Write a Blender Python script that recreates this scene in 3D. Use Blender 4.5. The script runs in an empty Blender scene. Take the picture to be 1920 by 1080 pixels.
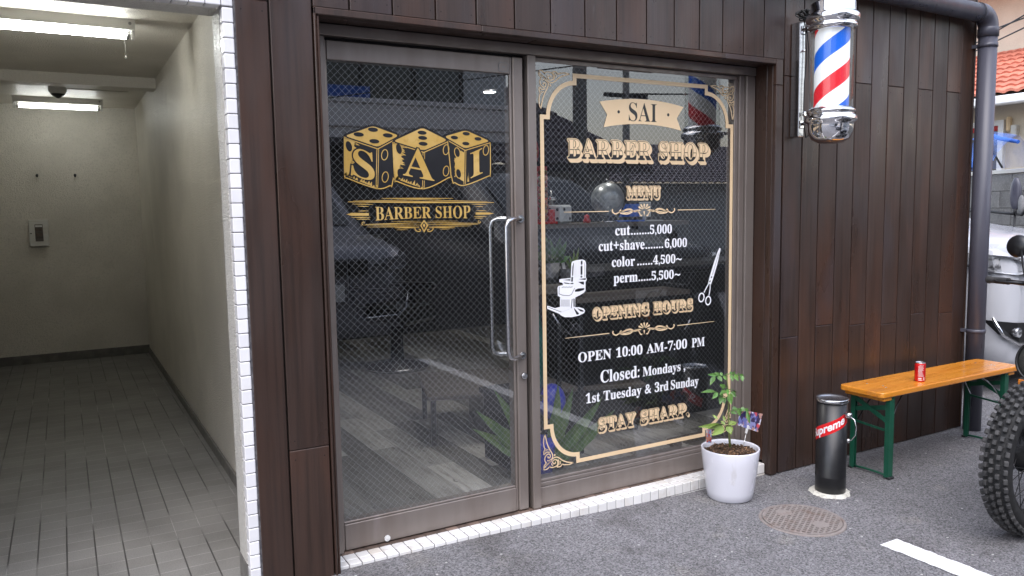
import bpy, bmesh, math, random
from math import pi, sin, cos, radians, sqrt, atan2
from mathutils import Vector, Matrix, Euler
from mathutils.geometry import tessellate_polygon
random.seed(7)
S = bpy.context.scene
COL = S.collection

# ------------------------------------------------------------------ camera, sky, sun, exposure
CAM = Vector((-0.8587, -2.9611, 1.4058))
RT = Vector((0.8683375, -0.4956878, -0.0168381))
UP = Vector((0.0636129, 0.0776385, 0.9949501))
FW = Vector((0.4918773, 0.8650236, -0.0989486))
FPX = 1475.51
cam = bpy.data.objects.new('camera', bpy.data.cameras.new('camera'))
COL.objects.link(cam)
cam.data.sensor_width = 36.0
cam.data.lens = 36.0 * FPX / 1920.0
cam.data.clip_start = 0.02
cam.data.clip_end = 400.0
cam.matrix_world = Matrix(((RT.x, UP.x, -FW.x, CAM.x), (RT.y, UP.y, -FW.y, CAM.y), (RT.z, UP.z, -FW.z, CAM.z), (0, 0, 0, 1)))
S.camera = cam
SUN_EL, SUN_AZ = radians(58), radians(215)      # azimuth clockwise from +y
world = bpy.data.worlds.new('World')
S.world = world
world.use_nodes = True
wn = world.node_tree.nodes
bg = wn['Background']
sky = wn.new('ShaderNodeTexSky')
sky.sky_type = 'NISHITA'
sky.sun_disc = False
sky.sun_elevation = SUN_EL
sky.sun_rotation = SUN_AZ
sky.air_density = 1.6
sky.dust_density = 1.6
sky.ozone_density = 1.0
hs = wn.new('ShaderNodeHueSaturation')
hs.inputs['Saturation'].default_value = 0.55
world.node_tree.links.new(sky.outputs[0], hs.inputs['Color'])
tint = wn.new('ShaderNodeMix'); tint.data_type = 'RGBA'; tint.blend_type = 'MULTIPLY'      # thin high overcast, slightly lavender
tint.inputs[0].default_value = 1.0; tint.inputs[7].default_value = (1.0, 0.968, 1.022, 1)
world.node_tree.links.new(hs.outputs[0], tint.inputs[6]); world.node_tree.links.new(tint.outputs[2], bg.inputs[0])
bg.inputs[1].default_value = 0.15
sun = bpy.data.objects.new('sun', bpy.data.lights.new('sun', 'SUN'))
COL.objects.link(sun)
sun.data.energy = 0.7
sun.data.angle = radians(60)
sun.data.color = (1.0, 0.985, 0.965)
sd = Vector((sin(SUN_AZ) * cos(SUN_EL), cos(SUN_AZ) * cos(SUN_EL), sin(SUN_EL)))
sun.rotation_euler = sd.to_track_quat('Z', 'Y').to_euler()
sun.location = (0, 0, 20)
S.view_settings.view_transform = 'Standard'
S.view_settings.look = 'None'
S.view_settings.exposure = 1.48
S.view_settings.gamma = 1.0
S.cycles.max_bounces = 10
S.cycles.transparent_max_bounces = 24
S.cycles.caustics_reflective = False
S.cycles.caustics_refractive = False

# ------------------------------------------------------------------ helpers
def spot(px, py, y):
    """point on the upright plane at depth y that the photograph shows at pixel (px, py)"""
    d = RT * ((px - 960) / FPX) + UP * (-(py - 540) / FPX) + FW
    return CAM + d * ((y - CAM.y) / d.y)
def spot_x(px, py, x):
    d = RT * ((px - 960) / FPX) + UP * (-(py - 540) / FPX) + FW
    return CAM + d * ((x - CAM.x) / d.x)
def GL(px, py):
    p = spot(px, py, 0.0)
    return (p.x, p.z)

class MB:
    def __init__(s):
        s.bm = bmesh.new(); s.mi = 0; s.sm = False
        s.rl = s.bm.faces.layers.float.new('rnd')
        s.r = 0.0
    def face(s, vs):
        try:
            f = s.bm.faces.new(vs)
        except ValueError:
            return None
        f.material_index = s.mi; f.smooth = s.sm; f[s.rl] = s.r
        return f
    def vs(s, pts):
        return [s.bm.verts.new(p) for p in pts]
    def poly(s, pts):
        return s.face(s.vs(pts))
    def box(s, x0, x1, y0, y1, z0, z1, M=None, bev=0.0):
        P = [(x0, y0, z0), (x1, y0, z0), (x1, y1, z0), (x0, y1, z0), (x0, y0, z1), (x1, y0, z1), (x1, y1, z1), (x0, y1, z1)]
        P = [Vector(p) for p in P]
        if M: P = [M @ p for p in P]
        v = s.vs(P)
        fs = [s.face([v[i] for i in q]) for q in ((3, 2, 1, 0), (4, 5, 6, 7), (0, 1, 5, 4), (1, 2, 6, 5), (2, 3, 7, 6), (3, 0, 4, 7))]
        if bev > 0:
            es = list({e for f in fs for e in f.edges})
            r = bmesh.ops.bevel(s.bm, geom=es, offset=bev, segments=1, profile=0.5, affect='EDGES', clamp_overlap=True)
            for f in r['faces']:
                f.material_index = s.mi; f[s.rl] = s.r; f.smooth = s.sm
        return s
    def obox(s, c, half, M3, bev=0.0):
        M = Matrix.Translation(c) @ M3.to_4x4()
        return s.box(-half[0], half[0], -half[1], half[1], -half[2], half[2], M, bev)
    def bar(s, a, b, w, h, up=(0, 0, 1), bev=0.0):
        a, b = Vector(a), Vector(b); d = b - a; L = d.length; x = d / L
        u = Vector(up)
        if abs(x.dot(u)) > 0.98: u = Vector((0, 1, 0))
        y = u.cross(x).normalized(); z = x.cross(y)
        M3 = Matrix((x, y, z)).transposed()
        return s.obox((a + b) / 2, (L / 2, w / 2, h / 2), M3, bev)
    def lathe(s, prof, c=(0, 0, 0), n=32, M=None, smooth=True, cap=True):
        c = Vector(c); rings = []
        for r, z in prof:
            ring = []
            for i in range(n):
                a = 2 * pi * i / n
                p = Vector((r * cos(a), r * sin(a), z))
                if M: p = M @ p
                ring.append(s.bm.verts.new(p + c))
            rings.append(ring)
        o = s.sm; s.sm = smooth
        for k in range(len(rings) - 1):
            for i in range(n):
                j = (i + 1) % n
                s.face([rings[k][i], rings[k][j], rings[k + 1][j], rings[k + 1][i]])
        s.sm = o
        if cap:
            if prof[0][0] > 1e-5: s.face(rings[0][::-1])
            if prof[-1][0] > 1e-5: s.face(rings[-1])
        return s
    def cyl(s, a, b, r, r2=None, n=12, smooth=True, cap=True):
        a, b = Vector(a), Vector(b)
        q = (b - a).to_track_quat('Z', 'Y').to_matrix().to_4x4()
        return s.lathe([(r, 0), (r if r2 is None else r2, (b - a).length)], a, n, q, smooth, cap)
    def tube(s, pts, r, n=8, closed=False, cap=True):
        P = [Vector(p) for p in pts]; m = len(P)
        rr = r if isinstance(r, (list, tuple)) else [r] * m
        nrm = None; rings = []
        for i in range(m):
            if closed: t = P[(i + 1) % m] - P[i - 1]
            else: t = P[min(i + 1, m - 1)] - P[max(i - 1, 0)]
            t.normalize()
            if nrm is None:
                nrm = t.orthogonal().normalized()
            else:
                nrm = (nrm - t * nrm.dot(t))
                nrm = nrm.normalized() if nrm.length > 1e-6 else t.orthogonal().normalized()
            b = t.cross(nrm)
            rings.append([s.bm.verts.new(P[i] + (nrm * cos(2 * pi * k / n) + b * sin(2 * pi * k / n)) * rr[i]) for k in range(n)])
        o = s.sm; s.sm = True
        for i in range(m if closed else m - 1):
            A, B = rings[i], rings[(i + 1) % m]
            for k in range(n):
                s.face([A[k], A[(k + 1) % n], B[(k + 1) % n], B[k]])
        s.sm = o
        if cap and not closed:
            s.face(rings[0][::-1]); s.face(rings[-1])
        return s
    def prism(s, pts, ext):
        """flat polygon pts (3-D) extruded along ext"""
        e = Vector(ext); A = s.vs(pts); B = s.vs([Vector(p) + e for p in pts]); n = len(A)
        s.face(A[::-1]); s.face(B)
        for i in range(n):
            s.face([A[i], A[(i + 1) % n], B[(i + 1) % n], B[i]])
        return s
    def loft(s, rings, smooth=True, cap=True, closed=True):
        R = [s.vs(r) for r in rings]; n = len(R[0])
        o = s.sm; s.sm = smooth
        for a, b in zip(R, R[1:]):
            for i in range(n if closed else n - 1):
                s.face([a[i], a[(i + 1) % n], b[(i + 1) % n], b[i]])
        s.sm = o
        if cap:
            s.face(R[0][::-1]); s.face(R[-1])
        return s
    def sphere(s, c, r, n=16, sc=(1, 1, 1)):
        prof = [(max(1e-6, r * sin(pi * k / n)), -r * cos(pi * k / n)) for k in range(n + 1)]
        return s.lathe(prof, c, n * 2, Matrix.Diagonal((sc[0], sc[1], sc[2], 1)), True, False)
    def build(s, name, mats, parent=None, loc=None, fix=True):
        if fix: bmesh.ops.recalc_face_normals(s.bm, faces=s.bm.faces)
        me = bpy.data.meshes.new(name); s.bm.to_mesh(me); s.bm.free()
        for m in (mats if isinstance(mats, (list, tuple)) else [mats]): me.materials.append(m)
        o = bpy.data.objects.new(name, me); COL.objects.link(o)
        if loc: o.location = loc
        if parent: o.parent = parent
        return o

def tag(o, label=None, cat=None, group=None, kind=None):
    if label: o['label'] = label
    if cat: o['category'] = cat
    if group: o['group'] = group
    if kind: o['kind'] = kind
    return o
def thing(name, label, cat, loc=(0, 0, 0), rz=0.0, group=None):
    o = bpy.data.objects.new(name, None); COL.objects.link(o)
    o.location = loc; o.rotation_euler = (0, 0, rz); o.empty_display_size = 0.1
    return tag(o, label, cat, group)

# ------------------------------------------------------------------ materials
def mat(name, base, rough=0.5, metal=0.0, spec=0.5, var=(), bump=None, coat=0.0, emit=None, rnd=None, rvar=None):
    """var: list of (scale xyz or number, colour, lo, hi) noise layers in object space; bump: (scale, strength, distance)"""
    m = bpy.data.materials.new(name); m.use_nodes = True
    nt = m.node_tree; N = nt.nodes; L = nt.links
    b = N['Principled BSDF']
    b.inputs['Roughness'].default_value = rough
    b.inputs['Metallic'].default_value = metal
    b.inputs['Specular IOR Level'].default_value = spec
    if coat:
        b.inputs['Coat Weight'].default_value = coat; b.inputs['Coat Roughness'].default_value = 0.08
    tc = N.new('ShaderNodeTexCoord')
    rgb = N.new('ShaderNodeRGB'); rgb.outputs[0].default_value = (*base, 1)
    cur = rgb.outputs[0]
    off = None
    if rnd:
        at = N.new('ShaderNodeAttribute'); at.attribute_name = 'rnd'
        off = at.outputs['Fac']
    def vec(sc):
        mp = N.new('ShaderNodeMapping'); L.new(tc.outputs['Object'], mp.inputs['Vector'])
        mp.inputs['Scale'].default_value = sc if isinstance(sc, (tuple, list)) else (sc, sc, sc)
        if off:
            mm = N.new('ShaderNodeMath'); mm.operation = 'MULTIPLY'; L.new(off, mm.inputs[0]); mm.inputs[1].default_value = 37.0
            cb = N.new('ShaderNodeCombineXYZ')
            for k in range(3): L.new(mm.outputs[0], cb.inputs[k])
            L.new(cb.outputs[0], mp.inputs['Location'])
        return mp.outputs[0]
    for sc, colr, lo, hi in var:
        nz = N.new('ShaderNodeTexNoise'); nz.inputs['Scale'].default_value = 1.0; nz.inputs['Detail'].default_value = 5.0
        L.new(vec(sc), nz.inputs['Vector'])
        rp = N.new('ShaderNodeMapRange'); rp.inputs[1].default_value = lo; rp.inputs[2].default_value = hi
        L.new(nz.outputs['Fac'], rp.inputs[0])
        mx = N.new('ShaderNodeMix'); mx.data_type = 'RGBA'
        L.new(rp.outputs[0], mx.inputs[0]); L.new(cur, mx.inputs[6]); mx.inputs[7].default_value = (*colr, 1)
        cur = mx.outputs[2]
    if rnd:
        mr = N.new('ShaderNodeMapRange'); L.new(off, mr.inputs[0]); mr.inputs[3].default_value = 1 - rnd; mr.inputs[4].default_value = 1 + rnd
        sc = N.new('ShaderNodeVectorMath'); sc.operation = 'SCALE'; L.new(cur, sc.inputs[0]); L.new(mr.outputs[0], sc.inputs['Scale'])
        cur = sc.outputs[0]
    L.new(cur, b.inputs['Base Color'])
    if rvar:
        nz = N.new('ShaderNodeTexNoise'); nz.inputs['Scale'].default_value = 1.0; nz.inputs['Detail'].default_value = 4.0
        L.new(vec(rvar[0]), nz.inputs['Vector'])
        rp = N.new('ShaderNodeMapRange'); rp.inputs[1].default_value = 0.35; rp.inputs[2].default_value = 0.65
        rp.inputs[3].default_value = rvar[1]; rp.inputs[4].default_value = rvar[2]
        L.new(nz.outputs['Fac'], rp.inputs[0]); L.new(rp.outputs[0], b.inputs['Roughness'])
    if bump:
        nz = N.new('ShaderNodeTexNoise'); nz.inputs['Scale'].default_value = 1.0; nz.inputs['Detail'].default_value = 3.0
        L.new(vec(bump[0]), nz.inputs['Vector'])
        bp = N.new('ShaderNodeBump'); bp.inputs['Strength'].default_value = bump[1]; bp.inputs['Distance'].default_value = bump[2]
        L.new(nz.outputs['Fac'], bp.inputs['Height']); L.new(bp.outputs[0], b.inputs['Normal'])
    if emit:
        b.inputs['Emission Color'].default_value = (*emit[0], 1); b.inputs['Emission Strength'].default_value = emit[1]
    return m
def nodes_of(m): return m.node_tree.nodes, m.node_tree.links, m.node_tree.nodes['Principled BSDF']

M = {}
M['wood'] = mat('dark_stained_wood', (0.044, 0.0245, 0.0175), 0.40, spec=0.5, rnd=0.10,
                var=[((60, 60, 1.6), (0.024, 0.014, 0.010), 0.45, 0.75), ((5, 5, 1.3), (0.074, 0.032, 0.018), 0.5, 0.8), ((3, 3, 0.9), (0.050, 0.038, 0.040), 0.54, 0.74),
                     ((24, 24, 5), (0.075, 0.062, 0.058), 0.72, 0.86), ((150, 150, 150), (0.010, 0.007, 0.006), 0.73, 0.77)],
                bump=((160, 160, 4), 0.25, 0.002), rvar=((7, 7, 2), 0.26, 0.5))
M['wood_back'] = mat('shadow_gap_board', (0.012, 0.009, 0.008), 0.8)
M['bronze'] = mat('bronze_anodised_metal', (0.245, 0.212, 0.190), 0.38, metal=0.42, var=[((14, 14, 2.5), (0.21, 0.173, 0.152), 0.4, 0.7), ((9, 9, 1.2), (0.30, 0.26, 0.245), 0.66, 0.8)], rvar=(20, 0.3, 0.46))
M['flat_black'] = mat('flat_black_fill', (0.008, 0.008, 0.009), 0.6)
M['tile'] = mat('glazed_white_tile', (0.80, 0.79, 0.80), 0.18, rnd=0.05, var=[(9, (0.70, 0.69, 0.68), 0.5, 0.85)], bump=(30, 0.08, 0.002))
M['grout'] = mat('grey_grout', (0.07, 0.066, 0.072), 0.9, var=[(60, (0.16, 0.15, 0.15), 0.4, 0.7)])
M['step_tile'] = mat('worn_white_step_tile', (0.78, 0.77, 0.75), 0.25, rnd=0.06, var=[(16, (0.55, 0.50, 0.44), 0.56, 0.85), (4, (0.62, 0.56, 0.48), 0.6, 0.8)], bump=(40, 0.1, 0.002))
M['brown_tile'] = mat('brown_threshold_tile', (0.20, 0.14, 0.11), 0.6, rnd=0.35, var=[(40, (0.11, 0.08, 0.065), 0.4, 0.7)])
M['plaster'] = mat('sprayed_gloss_plaster', (0.74, 0.70, 0.62), 0.36, spec=0.5, var=[(3, (0.64, 0.605, 0.53), 0.4, 0.7), (90, (0.57, 0.54, 0.475), 0.5, 0.75), (0.9, (0.60, 0.565, 0.495), 0.5, 0.7), (1.6, (0.50, 0.47, 0.40), 0.66, 0.8)], bump=(115, 0.8, 0.011))
M['jamb'] = mat('pale_sprayed_plaster', (0.66, 0.64, 0.59), 0.32, var=[(60, (0.56, 0.54, 0.49), 0.4, 0.7)], bump=(130, 1.0, 0.012))
M['skirting'] = mat('grey_cement_skirting', (0.13, 0.125, 0.115), 0.7, var=[(14, (0.19, 0.18, 0.165), 0.4, 0.7)])
M['chrome'] = mat('polished_chrome', (0.86, 0.86, 0.87), 0.05, metal=1.0)
M['steel'] = mat('brushed_steel', (0.62, 0.62, 0.63), 0.24, metal=1.0, var=[((4, 4, 80), (0.5, 0.5, 0.51), 0.4, 0.7)])
M['gold'] = mat('gold_vinyl_film', (0.58, 0.36, 0.085), 0.36, metal=0.2, var=[((7, 7, 9), (0.68, 0.46, 0.16), 0.42, 0.68), (40, (0.48, 0.28, 0.06), 0.55, 0.8)])
M['cream'] = mat('cream_vinyl_film', (0.80, 0.60, 0.37), 0.45, var=[(6, (0.76, 0.56, 0.335), 0.4, 0.7)])
M['white_vinyl'] = mat('white_vinyl_film', (0.86, 0.86, 0.88), 0.4, var=[(9, (0.80, 0.80, 0.83), 0.4, 0.7)])
M['black_vinyl'] = mat('black_vinyl_film', (0.012, 0.012, 0.014), 0.30, var=[(7, (0.02, 0.02, 0.022), 0.4, 0.7)])
M['red_vinyl'] = mat('red_vinyl_film', (0.70, 0.014, 0.018), 0.35, var=[(9, (0.6, 0.012, 0.015), 0.4, 0.7)])
M['wire'] = mat('glass_wire', (0.34, 0.345, 0.355), 0.5, metal=0.1)
M['black_paint'] = mat('satin_black_paint', (0.009, 0.009, 0.010), 0.33, var=[(30, (0.014, 0.014, 0.015), 0.4, 0.7)], bump=(90, 0.05, 0.002))
M['black_plastic'] = mat('black_plastic', (0.012, 0.012, 0.013), 0.42, var=[(40, (0.02, 0.02, 0.02), 0.4, 0.7)])
M['dark_metal'] = mat('dark_cast_metal', (0.03, 0.03, 0.032), 0.4, metal=0.7, var=[(30, (0.055, 0.055, 0.055), 0.4, 0.7)])
M['rubber'] = mat('dusty_tyre_rubber', (0.034, 0.034, 0.035), 0.7, var=[(25, (0.085, 0.082, 0.08), 0.42, 0.7), (160, (0.04, 0.04, 0.04), 0.5, 0.7)], bump=(120, 0.3, 0.002))
M['pot'] = mat('glazed_white_ceramic', (0.72, 0.72, 0.78), 0.14, var=[(5, (0.68, 0.68, 0.74), 0.4, 0.7), ((16, 16, 7), (0.58, 0.56, 0.56), 0.64, 0.80), (90, (0.42, 0.38, 0.35), 0.755, 0.79)], coat=0.4, rvar=((12, 12, 6), 0.1, 0.3))
M['tyre_black'] = mat('tyre_carcass', (0.009, 0.009, 0.0095), 0.8, var=[(40, (0.02, 0.02, 0.02), 0.45, 0.7)])
M['soil'] = mat('bark_potting_soil', (0.085, 0.05, 0.03), 0.95, var=[(70, (0.30, 0.17, 0.09), 0.52, 0.62), (110, (0.02, 0.014, 0.01), 0.55, 0.66)], bump=(90, 1.0, 0.02))
M['leaf'] = mat('fresh_green_leaf', (0.10, 0.22, 0.045), 0.42, var=[(22, (0.06, 0.145, 0.03), 0.4, 0.7), (9, (0.16, 0.27, 0.06), 0.55, 0.8)], rnd=0.2)
M['leaf_pale'] = mat('pale_yellow_green_leaf', (0.24, 0.33, 0.07), 0.45, var=[(22, (0.17, 0.27, 0.055), 0.4, 0.7)], rnd=0.2)
M['stem'] = mat('green_plant_stem', (0.15, 0.2, 0.06), 0.55, var=[(40, (0.22, 0.2, 0.08), 0.4, 0.7)])
M['bench_wood'] = mat('orange_varnished_pine', (0.66, 0.245, 0.024), 0.22, spec=0.5, coat=0.4, rvar=((4, 20, 20), 0.16, 0.42),
                      var=[((1.6, 30, 30), (0.58, 0.185, 0.015), 0.45, 0.75), ((2.5, 50, 50), (0.74, 0.31, 0.04), 0.5, 0.8), ((7, 9, 7), (0.26, 0.07, 0.009), 0.70, 0.76), ((3, 12, 12), (0.52, 0.20, 0.04), 0.6, 0.8)])
M['bench_green'] = mat('dark_green_enamel', (0.008, 0.085, 0.048), 0.34, var=[(14, (0.006, 0.065, 0.036), 0.4, 0.7), (60, (0.02, 0.10, 0.06), 0.66, 0.75)])
M['pvc'] = mat('slate_grey_pvc_pipe', (0.066, 0.066, 0.086), 0.36, var=[((12, 12, 1.5), (0.085, 0.084, 0.105), 0.42, 0.7), (50, (0.10, 0.10, 0.11), 0.70, 0.78)], rvar=((20, 20, 2), 0.27, 0.42))
M['manhole'] = mat('rusty_cast_iron', (0.25, 0.22, 0.205), 0.8, metal=0.15, var=[(16, (0.20, 0.15, 0.13), 0.5, 0.7), (60, (0.33, 0.285, 0.27), 0.55, 0.75)], bump=(120, 0.5, 0.003))
M['manhole_dark'] = mat('dark_grid_holes', (0.045, 0.036, 0.032), 0.95, var=[(40, (0.10, 0.08, 0.07), 0.55, 0.7)])  # near black floor inside the holes of the iron grid
M['cement'] = mat('pale_cement_ring', (0.62, 0.60, 0.53), 0.9, var=[(45, (0.42, 0.40, 0.35), 0.5, 0.68)], bump=(80, 0.8, 0.01))
M['can_red'] = mat('red_printed_can', (0.62, 0.012, 0.016), 0.26, metal=0.2, var=[(60, (0.5, 0.01, 0.013), 0.4, 0.7)])
M['print_white'] = mat('white_print', (0.78, 0.74, 0.74), 0.4)
M['white_plastic'] = mat('white_plastic', (0.74, 0.74, 0.72), 0.4, var=[(30, (0.66, 0.66, 0.63), 0.4, 0.7)])
M['lamp_metal'] = mat('aged_white_lamp_housing', (0.62, 0.61, 0.57), 0.4, var=[((3, 20, 20), (0.55, 0.50, 0.40), 0.5, 0.75)])
M['tube_lit'] = mat('lit_fluorescent_tube', (0.9, 0.95, 0.95), 0.4, emit=((0.98, 1.0, 0.97), 19.0))
M['tube_lit_far'] = mat('lit_fluorescent_tube_far', (0.9, 0.95, 0.95), 0.4, emit=((0.97, 1.0, 0.97), 6.5))
M['downlight'] = mat('lit_ceiling_lamp', (0.9, 0.9, 0.85), 0.4, emit=((1.0, 0.96, 0.90), 105.0))
M['globe_opal'] = mat('opal_lamp_globe', (0.74, 0.80, 0.85), 0.22, coat=0.5)
M['paint_white'] = mat('white_road_paint', (0.83, 0.83, 0.83), 0.6, var=[(40, (0.66, 0.66, 0.66), 0.5, 0.72), (7, (0.60, 0.60, 0.59), 0.55, 0.75), (170, (0.22, 0.22, 0.225), 0.645, 0.69)], bump=(200, 0.5, 0.004))
M['car_white'] = mat('white_car_paint', (0.56, 0.57, 0.60), 0.22, coat=0.6)
M['car_silver'] = mat('silver_car_paint', (0.26, 0.26, 0.285), 0.4, metal=0.4, coat=0.3)
M['car_black'] = mat('black_car_paint', (0.006, 0.006, 0.009), 0.3, coat=0.25)
M['car_glass'] = mat('dark_car_glass', (0.012, 0.014, 0.016), 0.05, spec=0.7)
M['lens'] = mat('clear_lamp_lens', (0.60, 0.62, 0.65), 0.10, metal=0.5, var=[((9, 9, 30), (0.16, 0.16, 0.17), 0.50, 0.60), ((20, 20, 8), (0.85, 0.85, 0.87), 0.56, 0.62)])
M['amber'] = mat('amber_reflection', (0.55, 0.17, 0.02), 0.2)
M['plate'] = mat('white_number_plate', (0.75, 0.75, 0.72), 0.4)
M['cream_wall'] = mat('cream_render', (0.66, 0.58, 0.46), 0.85, var=[(4, (0.60, 0.52, 0.41), 0.4, 0.7), (60, (0.70, 0.62, 0.5), 0.5, 0.7)], bump=(90, 0.3, 0.005))
M['roof_red'] = mat('terracotta_roof_tile', (0.60, 0.205, 0.135), 0.7, rnd=0.15, var=[(14, (0.50, 0.155, 0.10), 0.42, 0.7)])
M['roof_dark'] = mat('plum_grey_roof_tile', (0.105, 0.085, 0.105), 0.45, rnd=0.2, var=[(14, (0.15, 0.125, 0.15), 0.42, 0.7)])
M['trim_white'] = mat('white_painted_trim', (0.78, 0.78, 0.77), 0.5, var=[(10, (0.70, 0.70, 0.69), 0.4, 0.7)])
M['grey_wall'] = mat('pale_grey_siding', (0.50, 0.53, 0.55), 0.7, var=[(3, (0.45, 0.48, 0.50), 0.4, 0.7)])
M['win_glass'] = mat('house_window_glass', (0.03, 0.04, 0.05), 0.05, spec=0.7)
M['curtain_red'] = mat('dull_red_panel', (0.42, 0.03, 0.03), 0.7)
M['block'] = mat('grey_concrete_block', (0.23, 0.225, 0.21), 0.9, var=[(5, (0.13, 0.125, 0.115), 0.45, 0.7), (60, (0.30, 0.29, 0.27), 0.5, 0.7)], bump=(120, 0.5, 0.006), rnd=0.18)
M['rail'] = mat('galvanised_rail', (0.55, 0.55, 0.54), 0.4, metal=0.6)
M['concrete'] = mat('pale_concrete', (0.74, 0.73, 0.74), 0.8, var=[(1.5, (0.64, 0.63, 0.64), 0.4, 0.7), (30, (0.6, 0.59, 0.6), 0.5, 0.7)])
M['dark_wall'] = mat('dark_grey_wall', (0.05, 0.05, 0.055), 0.8, var=[(2, (0.08, 0.08, 0.085), 0.4, 0.7)])
M['blue_tarp'] = mat('blue_tarp', (0.02, 0.10, 0.42), 0.5)
M['pole_grey'] = mat('concrete_pole', (0.20, 0.20, 0.20), 0.8, var=[(20, (0.26, 0.26, 0.255), 0.4, 0.7)])
M['cable'] = mat('black_cable', (0.01, 0.01, 0.01), 0.5)
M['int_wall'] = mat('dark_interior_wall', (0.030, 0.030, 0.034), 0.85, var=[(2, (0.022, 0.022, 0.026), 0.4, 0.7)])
M['shelf'] = mat('grey_brown_shelf', (0.12, 0.10, 0.085), 0.6, var=[((3, 40, 40), (0.08, 0.066, 0.056), 0.4, 0.7)])
M['planks'] = mat('weathered_floor_plank', (0.40, 0.385, 0.355), 0.42, rnd=0.5, var=[((45, 5, 45), (0.24, 0.22, 0.195), 0.45, 0.7), ((6, 2, 6), (0.44, 0.425, 0.40), 0.5, 0.75), ((26, 14, 26), (0.06, 0.05, 0.045), 0.66, 0.76)])
M['grey_stone'] = mat('silvery_globe_map', (0.34, 0.37, 0.39), 0.35, metal=0.4, var=[(16, (0.55, 0.57, 0.58), 0.48, 0.60), (40, (0.24, 0.26, 0.28), 0.5, 0.7)])
M['dice_white'] = mat('pale_plastic_dice', (0.60, 0.62, 0.62), 0.4)
M['blue'] = mat('bright_blue_plastic', (0.01, 0.12, 0.62), 0.4)
M['ball'] = mat('wrapped_sweets', (0.45, 0.17, 0.08), 0.3, rnd=0.5, var=[(50, (0.30, 0.30, 0.10), 0.45, 0.6), (70, (0.5, 0.06, 0.04), 0.5, 0.62)])
M['sign_yellow'] = mat('yellow_sign', (0.72, 0.55, 0.06), 0.45)
M['sign_red'] = mat('red_sign', (0.55, 0.02, 0.02), 0.45)
M['teal'] = mat('teal_bag', (0.02, 0.12, 0.10), 0.35, var=[(12, (0.04, 0.2, 0.17), 0.45, 0.7)])
M['blue_wrap'] = mat('violet_blue_wrap', (0.03, 0.04, 0.42), 0.35)
M['snake'] = mat('sword_leaf', (0.05, 0.10, 0.025), 0.5, var=[((30, 30, 6), (0.09, 0.14, 0.035), 0.4, 0.7)])
M['grey_pot'] = mat('grey_pot', (0.12, 0.12, 0.125), 0.6)
M['mesh_black'] = mat('fine_black_mesh', (0.02, 0.02, 0.02), 0.55, var=[(400, (0.07, 0.07, 0.06), 0.5, 0.55)])

# asphalt: aggregate of pale and dark stones
m = mat('worn_asphalt', (0.165, 0.162, 0.168), 0.88, var=[(1.1, (0.205, 0.20, 0.21), 0.42, 0.66), (0.5, (0.135, 0.132, 0.136), 0.5, 0.7), (2.3, (0.095, 0.09, 0.09), 0.56, 0.74), (5, (0.21, 0.20, 0.185), 0.60, 0.8), (14, (0.07, 0.066, 0.066), 0.68, 0.78)])
N, L, B = nodes_of(m)
tc = [n for n in N if n.type == 'TEX_COORD'][0]
cur = B.inputs['Base Color'].links[0].from_socket
vo = N.new('ShaderNodeTexVoronoi'); vo.inputs['Scale'].default_value = 175.0; L.new(tc.outputs['Object'], vo.inputs['Vector'])
sp = N.new('ShaderNodeSeparateColor'); L.new(vo.outputs['Color'], sp.inputs[0])
mr = N.new('ShaderNodeMapRange'); mr.inputs[3].default_value = 0.45; mr.inputs[4].default_value = 1.62; L.new(sp.outputs[0], mr.inputs[0])
sc = N.new('ShaderNodeVectorMath'); sc.operation = 'SCALE'; L.new(cur, sc.inputs[0]); L.new(mr.outputs[0], sc.inputs['Scale'])
vo2 = N.new('ShaderNodeTexVoronoi'); vo2.inputs['Scale'].default_value = 26.0; L.new(tc.outputs['Object'], vo2.inputs['Vector'])
sp2 = N.new('ShaderNodeSeparateColor'); L.new(vo2.outputs['Color'], sp2.inputs[0])
lt = N.new('ShaderNodeMath'); lt.operation = 'LESS_THAN'; L.new(vo2.outputs['Distance'], lt.inputs[0]); lt.inputs[1].default_value = 0.13
gt = N.new('ShaderNodeMath'); gt.operation = 'GREATER_THAN'; L.new(sp2.outputs[1], gt.inputs[0]); gt.inputs[1].default_value = 0.86
mu = N.new('ShaderNodeMath'); mu.operation = 'MULTIPLY'; L.new(lt.outputs[0], mu.inputs[0]); L.new(gt.outputs[0], mu.inputs[1])
mx = N.new('ShaderNodeMix'); mx.data_type = 'RGBA'; L.new(mu.outputs[0], mx.inputs[0]); L.new(sc.outputs[0], mx.inputs[6]); mx.inputs[7].default_value = (0.5, 0.49, 0.47, 1)
L.new(mx.outputs[2], B.inputs['Base Color'])
bp = N.new('ShaderNodeBump'); bp.inputs['Strength'].default_value = 0.75; bp.inputs['Distance'].default_value = 0.006
L.new(vo.outputs['Distance'], bp.inputs['Height']); L.new(bp.outputs[0], B.inputs['Normal'])
M['asphalt'] = m

# passage floor tiles
m = mat('grey_floor_tile', (0.13, 0.128, 0.118), 0.55)
N, L, B = nodes_of(m)
tc = [n for n in N if n.type == 'TEX_COORD'][0]
br = N.new('ShaderNodeTexBrick'); br.offset = 0.0; br.squash = 1.0
br.inputs['Scale'].default_value = 1.0; br.inputs['Brick Width'].default_value = 0.1015; br.inputs['Row Height'].default_value = 0.1015
br.inputs['Mortar Size'].default_value = 0.0022; br.inputs['Mortar Smooth'].default_value = 0.4
br.inputs['Color1'].default_value = (0.185, 0.180, 0.170, 1); br.inputs['Color2'].default_value = (0.215, 0.21, 0.20, 1); br.inputs['Mortar'].default_value = (0.32, 0.31, 0.295, 1)
mp = N.new('ShaderNodeMapping'); mp.inputs['Location'].default_value = (0.0107, 0.0, 0); L.new(tc.outputs['Object'], mp.inputs['Vector']); L.new(mp.outputs[0], br.inputs['Vector'])
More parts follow.
